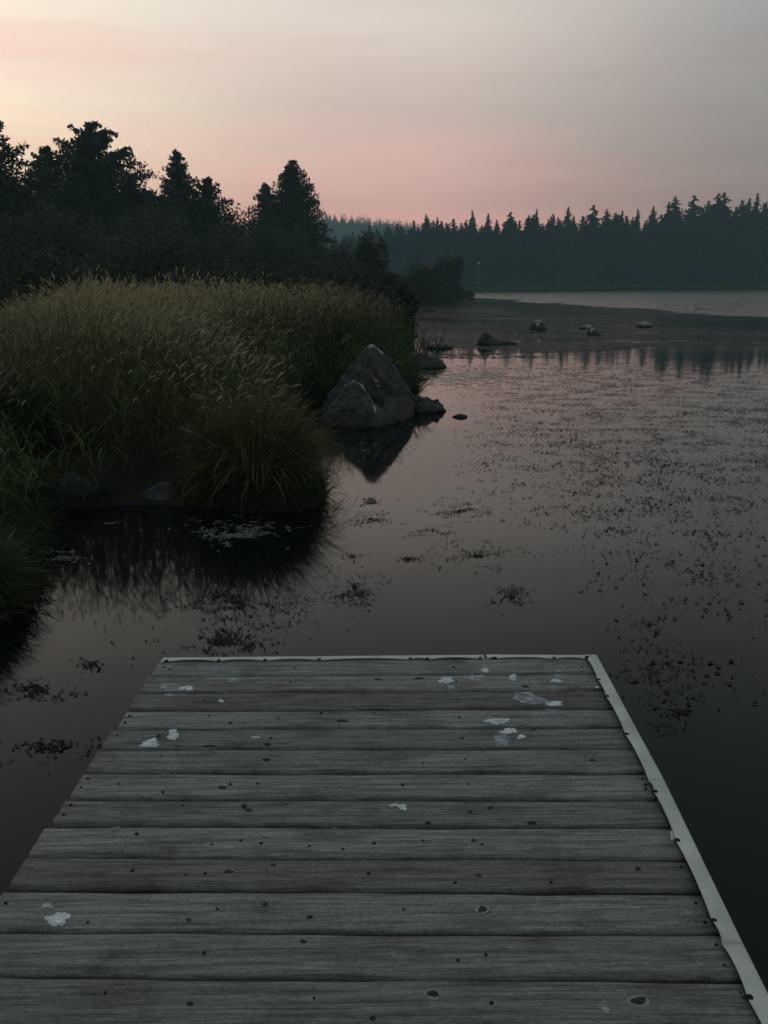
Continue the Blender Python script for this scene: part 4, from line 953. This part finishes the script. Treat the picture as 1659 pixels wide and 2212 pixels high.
for i in range(len(edges)-1):
    (ya, aa), (yb, ab) = edges[i], edges[i+1]
    ga = 0 if i == 0 else GAPW/2*rp.uniform(.7, 1.2); gb = GAPW/2*rp.uniform(.8, 1.2)
    ymid = (ya+yb)/2
    xl, xr = XL(ymid)+rp.uniform(-.008, .004), XR(ymid)+.012
    nseg = 28; prof = []
    th = .036
    V, F = [], []
    ring = [(0, -th), (0, -.003), (.006, 0), (.25, .0012), (.5, -.0006), (.75, .0010), ('-', 0), (1, -.003), (1, -th)]
    for k in range(nseg+1):
        xx = xl+(xr-xl)*k/nseg
        wob_ = .0022*math.sin(xx*5+i*2.1)+.0012*math.sin(xx*17+i)+rp.uniform(-.0006, .0006)
        y_far = ya+math.tan(rad(aa))*(xx-x_mid)-ga+wob_*(i > 0); y_near = yb+math.tan(rad(ab))*(xx-x_mid)+gb+.0022*math.sin(xx*4+i*3.3)+rp.uniform(-.0006, .0006)
        wd = y_far-y_near
        for u, zz in ring:
            if u == '-': yv = y_near+wd-.006
            elif u == .006: yv = y_near+.006
            else: yv = y_near+wd*u
            V.append((xx, yv-1.2, DECK+zz+.0012*math.sin(i*1.7+xx*.8)))
    R_ = len(ring)
    for k in range(nseg):
        for j in range(R_):
            a = k*R_+j; b2 = k*R_+(j+1) % R_; F.append((a, b2, b2+R_, a+R_))
    V = np.array(V); F = [np.array(F)]
    me = mesh_np('plank', V, F)
    # close the ends
    bm = bmesh.new(); bm.from_mesh(me); bmesh.ops.holes_fill(bm, edges=[e for e in bm.edges if e.is_boundary]); bmesh.ops.recalc_face_normals(bm, faces=bm.faces); bm.to_mesh(me); bm.free()
    p = link('plank', me, M_wood, dock)
    p.color = dark.get(i, (1, 1, 1, 1)); planks.append(p)
    if i == 2: p['label'] = 'darker brownish plank, third from the far edge'
def plank_at(y, x):
    for i in range(len(edges)-1):
        (ya, aa), (yb, ab) = edges[i], edges[i+1]
        hi = ya+math.tan(rad(aa))*(x-x_mid); lo = yb+math.tan(rad(ab))*(x-x_mid)
        if lo <= y <= hi: return i, lo+.009, hi-.009
    return None
def flat_blob(name, pts, mat, parent, z, thick):
    """irregular thin blob: pts outline (x,y)"""
    n = len(pts); cx = sum(p[0] for p in pts)/n; cy = sum(p[1] for p in pts)/n
    V = [(x, y-1.2, z-.001) for x, y in pts]+[(cx+(x-cx)*.88, cy+(y-cy)*.88-1.2, z+thick) for x, y in pts]+[(cx, cy-1.2, z+thick*1.2)]
    bm = bmesh.new(); vs = [bm.verts.new(v) for v in V]
    for k in range(n):
        j = (k+1) % n; bm.faces.new((vs[k], vs[j], vs[n+j], vs[n+k])); bm.faces.new((vs[n+k], vs[n+j], vs[2*n]))
    bmesh.ops.recalc_face_normals(bm, faces=bm.faces)
    me = bpy.data.meshes.new(name); bm.to_mesh(me); bm.free()
    return link(name, me, mat, parent)
def cropA(x, y): return (x*.91139, 2500+y*.91139)
def cropB(x, y): return (1512+x*.91139, 2500+y*.91139)
def cropC(x, y): return (x*.91139, 3232+y*.91139)
def cropD(x, y): return (1512+x*.91139, 3232+y*.91139)
def deckpt(s): return at(s[0]*src, s[1]*src, DECK)
# droppings: crop, x, y, rx, ry, strength
drops = [(cropA, 968, 155, 30, 8, .2), (cropA, 1015, 197, 38, 9, .6), (cropA, 705, 192, 60, 9, .25), (cropA, 742, 230, 52, 22, .4), (cropA, 805, 232, 35, 9, .8), (cropA, 745, 262, 48, 5, .4), (cropA, 955, 286, 12, 7, .9), (cropA, 748, 433, 26, 22, 1), (cropA, 648, 475, 42, 20, 1),
 (cropA, 1103, 445, 18, 4, .8), (cropA, 715, 608, 25, 6, .2), (cropA, 490, 780, 30, 14, .1), (cropA, 1453, 812, 9, 18, .3), (cropA, 518, 531, 6, 4, .5),
 (cropB, 438, 155, 15, 11, .9), (cropB, 525, 118, 30, 6, .3), (cropB, 270, 198, 35, 12, .8), (cropB, 290, 230, 18, 10, .5), (cropB, 405, 186, 58, 11, .6), (cropB, 557, 185, 18, 13, .9), (cropB, 758, 155, 17, 9, .6), (cropB, 765, 180, 38, 7, .6), (cropB, 742, 200, 22, 8, .9), (cropB, 920, 230, 8, 4, .9),
 (cropB, 600, 266, 45, 18, .6), (cropB, 650, 285, 65, 18, .5), (cropB, 738, 300, 38, 10, .7), (cropB, 735, 345, 58, 20, .3), (cropB, 490, 375, 46, 14, .95), (cropB, 488, 345, 14, 16, .3), (cropB, 600, 388, 20, 12, .3), (cropB, 510, 455, 38, 34, .5), (cropB, 540, 418, 34, 12, .8), (cropB, 592, 442, 18, 9, .8),
 (cropB, 45, 738, 18, 7, .8), (cropB, 80, 747, 22, 11, .9), (cropC, 205, 372, 22, 18, .6), (cropC, 250, 428, 50, 28, 1), (cropC, 500, 38, 20, 11, .2), (cropC, 1445, 34, 12, 9, .3), (cropC, 175, 242, 10, 7, .2), (cropC, 325, 172, 30, 4, .2),
 (cropD, 1245, 68, 9, 18, .9), (cropD, 945, 795, 20, 14, .6), (cropD, 958, 820, 18, 16, .6), (cropD, 490, 168, 14, 4, .5)]
for i, (cf, x, y, rx, ry, st_) in enumerate(drops):
    r = random.Random(900+i); n = 46
    ph = [r.uniform(0, 6.28) for _ in range(5)]
    c0 = deckpt(cf(x, y)); pa = plank_at(c0.y, c0.x)
    if pa is None: continue
    pts = []
    for k in range(n):
        a = 2*math.pi*k/n
        q = 1+.16*math.sin(2*a+ph[0])+.13*math.sin(3*a+ph[1])+.10*math.sin(5*a+ph[2])+.08*math.sin(9*a+ph[3])+.05*math.sin(14*a+ph[4])+r.uniform(-.05, .05)
        q = max(.35, q)
        w_ = deckpt(cf(x+math.cos(a)*rx*q, y+math.sin(a)*ry*q)); pts.append((w_.x, min(max(w_.y, pa[1]), pa[2])))
    flat_blob('bird_dropping', pts, M_drop if st_ > .65 else (M_wash if st_ > .35 else M_faint), planks[pa[0]], DECK+.0026+.0004*(i % 3), .0010 if st_ > .65 else .0004)
# screws and knots
screws = [(cropA, [(707,140),(735,150),(1108,126),(1275,145),(1255,204),(1387,338),(1613,337),(1203,361),(995,381),(903,349),(560,350),(540,380),(1172,447),(505,435),(380,622),(350,660),(515,645),(704,681),(697,526),(1113,643),(790,738),(307,735),(275,778),(591,860)]),
 (cropB, [(301,141),(855,140),(313,202),(320,280),(326,357),(338,448),(167,558),(349,538),(80,648),(366,646),(1130,648),(1130,665),(1115,622),(373,766)]),
 (cropC, [(917,104),(1040,86),(1128,99),(1336,112),(1483,124),(1617,99),(572,217),(803,235),(887,229),(1593,230),(25,357),(380,440),(940,382),(882,573),(455,747),(1357,768)]),
 (cropD, [(167,87),(423,104),(308,268),(722,268),(1283,200),(84,383),(1348,358),(1388,440),(440,580),(320,603),(1435,538),(1470,627),(465,790),(1540,745)])]
bm = bmesh.new(); bmesh.ops.create_cone(bm, cap_ends=True, segments=10, radius1=.0072, radius2=.0060, depth=.0022); me_sc = bpy.data.meshes.new('screw'); bm.to_mesh(me_sc); bm.free(); me_sc.materials.append(M_screw)
for cf, ls in screws:
    for x, y in ls:
        q = deckpt(cf(x, y)); pa = plank_at(q.y, q.x)
        if pa is None: continue
        o = bpy.data.objects.new('screw', me_sc); C.objects.link(o); o.parent = planks[pa[0]]; o.location = (q.x, min(max(q.y, pa[1]), pa[2])-1.2, DECK+.0022); sc_ = rp.uniform(.42, .85); o.scale = (sc_, sc_, 1)
knots = [(cropA, 686,436,14,7), (cropA, 767,487,16,6), (cropA, 1150,541,20,8), (cropA, 995,646,9,8), (cropA, 960,660,20,10), (cropA, 1055,740,14,16), (cropA, 1075,758,14,8), (cropA, 1635,195,22,6), (cropA, 1155, 475, 18, 8), (cropA, 1480,372,30,6), (cropA,900,481,36,4),
 (cropB, 150,190,26,8), (cropB, 610,225,20,8), (cropB, 627,277,12,6), (cropB, 190,815,15,10), (cropB, 637,815,20,12), (cropB, 900,543,14,7), (cropB, 460,748,12,7), (cropB, 1045,436,8,5), (cropB,645,410,14,5),
 (cropC, 591,60,12,7), (cropC, 988,220,22,9), (cropC, 1180,193,14,7), (cropC, 815,430,16,9), (cropC, 1145,363,15,11), (cropC, 1338,417,15,12), (cropC, 1310,522,17,12), (cropC, 820,793,20,11), (cropC, 1610,855,18,13),
 (cropD, 388,87,14,7), (cropD, 410,236,16,9), (cropD, 1097,208,17,9), (cropD, 425,385,24,18), (cropD, 1405,410,16,12), (cropD, 212,750,32,18), (cropD, 1100,780,38,24), (cropD, 1565,765,22,13)]
ringed = {(425,385), (212,750), (1100,780), (150,190), (1635,195), (610,225)}
for i, (cf, x, y, rx, ry) in enumerate(knots):
    r = random.Random(300+i); c0 = deckpt(cf(x, y)); pa = plank_at(c0.y, c0.x)
    if pa is None: continue
    for lay in ((1.45, M_ring), (1, M_knot)) if (x, y) in ringed else ((1, M_knot),):
        pts = []
        p1, p2 = r.uniform(0, 6.28), r.uniform(0, 6.28)
        for k in range(22):
            a = 2*math.pi*k/22; q = (1+.12*math.sin(2*a+p1)+.09*math.sin(3*a+p2)+r.uniform(-.05, .05))*lay[0]*.85
            w_ = deckpt(cf(x+math.cos(a)*rx*q, y+math.sin(a)*ry*q)); pts.append((w_.x, min(max(w_.y, pa[1]), pa[2])))
        flat_blob('knot', pts, lay[1], planks[pa[0]], DECK+.0018+(.0006 if lay[0] == 1 else 0), .0002)

# pale edging strips with a wavy inner edge held by nails
def edging(p0, p1, wmin, wmax, nails, inward, label=None, endcut=0, seed=0):
    """L-shaped strip from p0 to p1 (outer top edge); inward = unit vector toward the deck"""
    r = random.Random(seed); p0, p1 = Vector(p0), Vector(p1); Lg = (p1-p0).length; d_ = (p1-p0).normalized(); inn = Vector(inward)
    n = max(8, int(Lg/.02)); V, F = [], []
    up = Vector((0, 0, 1)); pos = sorted(nails)
    for k in range(n+1):
        s_ = Lg*k/n
        # between nails the free edge bows back and lifts a little
        a = max([q for q in pos if q <= s_], default=0); b_ = min([q for q in pos if q > s_], default=Lg)
        u = (s_-a)/max(b_-a, 1e-4); bow = 1-4*(u-.5)**2 if b_ > a else 0
        wd = wmax-(wmax-wmin)*max(0, bow)**.6
        lift = .0015+.005*max(0, bow)
        c = p0+d_*s_
        for o_, zz in ((-.004, -.045), (-.004, .004), (.002, .0065), (wd*.6, .0045+lift*.4), (wd, .0035+lift), (wd, .0015+lift), (.0, .0005), (0, -.045)):
            V.append(tuple(c+inn*o_+up*zz-Vector((0, 1.2, 0))))
    R_ = 8
    for k in range(n):
        for j in range(R_):
            F.append((k*R_+j, k*R_+(j+1) % R_, (k+1)*R_+(j+1) % R_, (k+1)*R_+j))
    me = mesh_np('edging_strip', np.array(V), np.array(F)); bm = bmesh.new(); bm.from_mesh(me); bmesh.ops.holes_fill(bm, edges=[e for e in bm.edges if e.is_boundary]); bmesh.ops.recalc_face_normals(bm, faces=bm.faces); bm.to_mesh(me); bm.free()
    o = link('edging_strip', me, M_trim, dock)
    if label: o['label'] = label
    for q in pos:
        c = p0+d_*q+inn*(wmax-.006)
        s2 = bpy.data.objects.new('nail', me_sc); C.objects.link(s2); s2.parent = o; s2.location = (c.x, c.y-1.2, DECK+.0085); s2.scale = (1.25, 1.25, 1.2)
    return o
def dp(x, y): q = at(x*src, y*src, DECK); return q
fA = dp(*cropA(706, 103)); fB = dp(*cropB(429, 91)); fC = dp(*cropB(442, 90)); fD = dp(*cropB(914, 92))
def along(a, lst): return [(dp(*c)-a).length for c in lst]
edging(fA, fB, .031, .042, along(fA, [cropA(707, 112), cropA(946, 112), cropA(1147, 108), cropA(1380, 106), cropB(113, 105), cropB(187, 104), cropB(415, 104)]), (0, -1, 0), 'long front edging strip left of the notch', seed=1)
edging(fC, fD-Vector((.0, 0, 0)), .031, .042, along(fC, [cropB(452, 104), cropB(731, 103), cropB(872, 104)]), (0, -1, 0), 'short front edging strip right of the notch', seed=2)
sD = Vector((fD.x, fD.y-.002, DECK+.003)); sE = dp(*cropB(1207, 640)); sF = dp(*cropD(1545, 545)); sE.z = sF.z = DECK+.003
dvec = (dp(*cropD(1659, 760))-dp(*cropB(1100, 440))); dvec.z = 0; dvec.normalize(); inn = (-dvec.y*-1, dvec.x*-1, 0)
inw = Vector((dvec.y, -dvec.x, 0)); inw = inw if inw.x < 0 else -inw
sG = sF+dvec*3.0
edging(sD, sE-dvec*.001, .043, .048, along(sD, [cropB(925, 199), cropB(967, 272), cropB(1045, 436)])+[0.02], inw, 'side edging strip from the far corner', seed=3)
edging(sE+dvec*.001, sF-dvec*.001, .043, .048, along(sE, [cropB(1133, 645), cropD(1275, 90), cropD(1440, 440)]), inw, 'middle side edging strip', seed=4)
edging(sF+dvec*.001, sG, .043, .048, along(sF, [cropD(1610, 770)])+[.5, .9, 1.3, 1.8, 2.3], inw, 'near side edging strip', seed=5)
# frame and posts under the deck
def box_part(name, x0, x1, y0, y1, z0, z1, mat):
    V = np.array([(x, y-1.2, z) for z in (z0, z1) for y in (y0, y1) for x in (x0, x1)], float)
    F = np.array([[0, 2, 3, 1], [4, 5, 7, 6], [0, 1, 5, 4], [2, 6, 7, 3], [0, 4, 6, 2], [1, 3, 7, 5]])
    me = mesh_np(name, V, F); bm = bmesh.new(); bm.from_mesh(me); bmesh.ops.bevel(bm, geom=bm.edges[:], offset=.004, segments=1, affect='EDGES'); bm.to_mesh(me); bm.free()
    return link(name, me, mat, dock)
zt = DECK-.039
for x0 in (-.95, -.5, -.03, .42, .785): box_part('joist', x0, x0+.04, -1.15, yf-.06, zt-.19, zt, M_beam)
box_part('front_beam', -.96, .86, yf-.055, yf-.012, zt-.19, zt, M_beam)
for x0 in (-.88, .74):
    for y0 in (yf-.25, 1.2, -.6): box_part('post', x0, x0+.10, y0-.05, y0+.05, -1.35, zt-.192, M_beam)
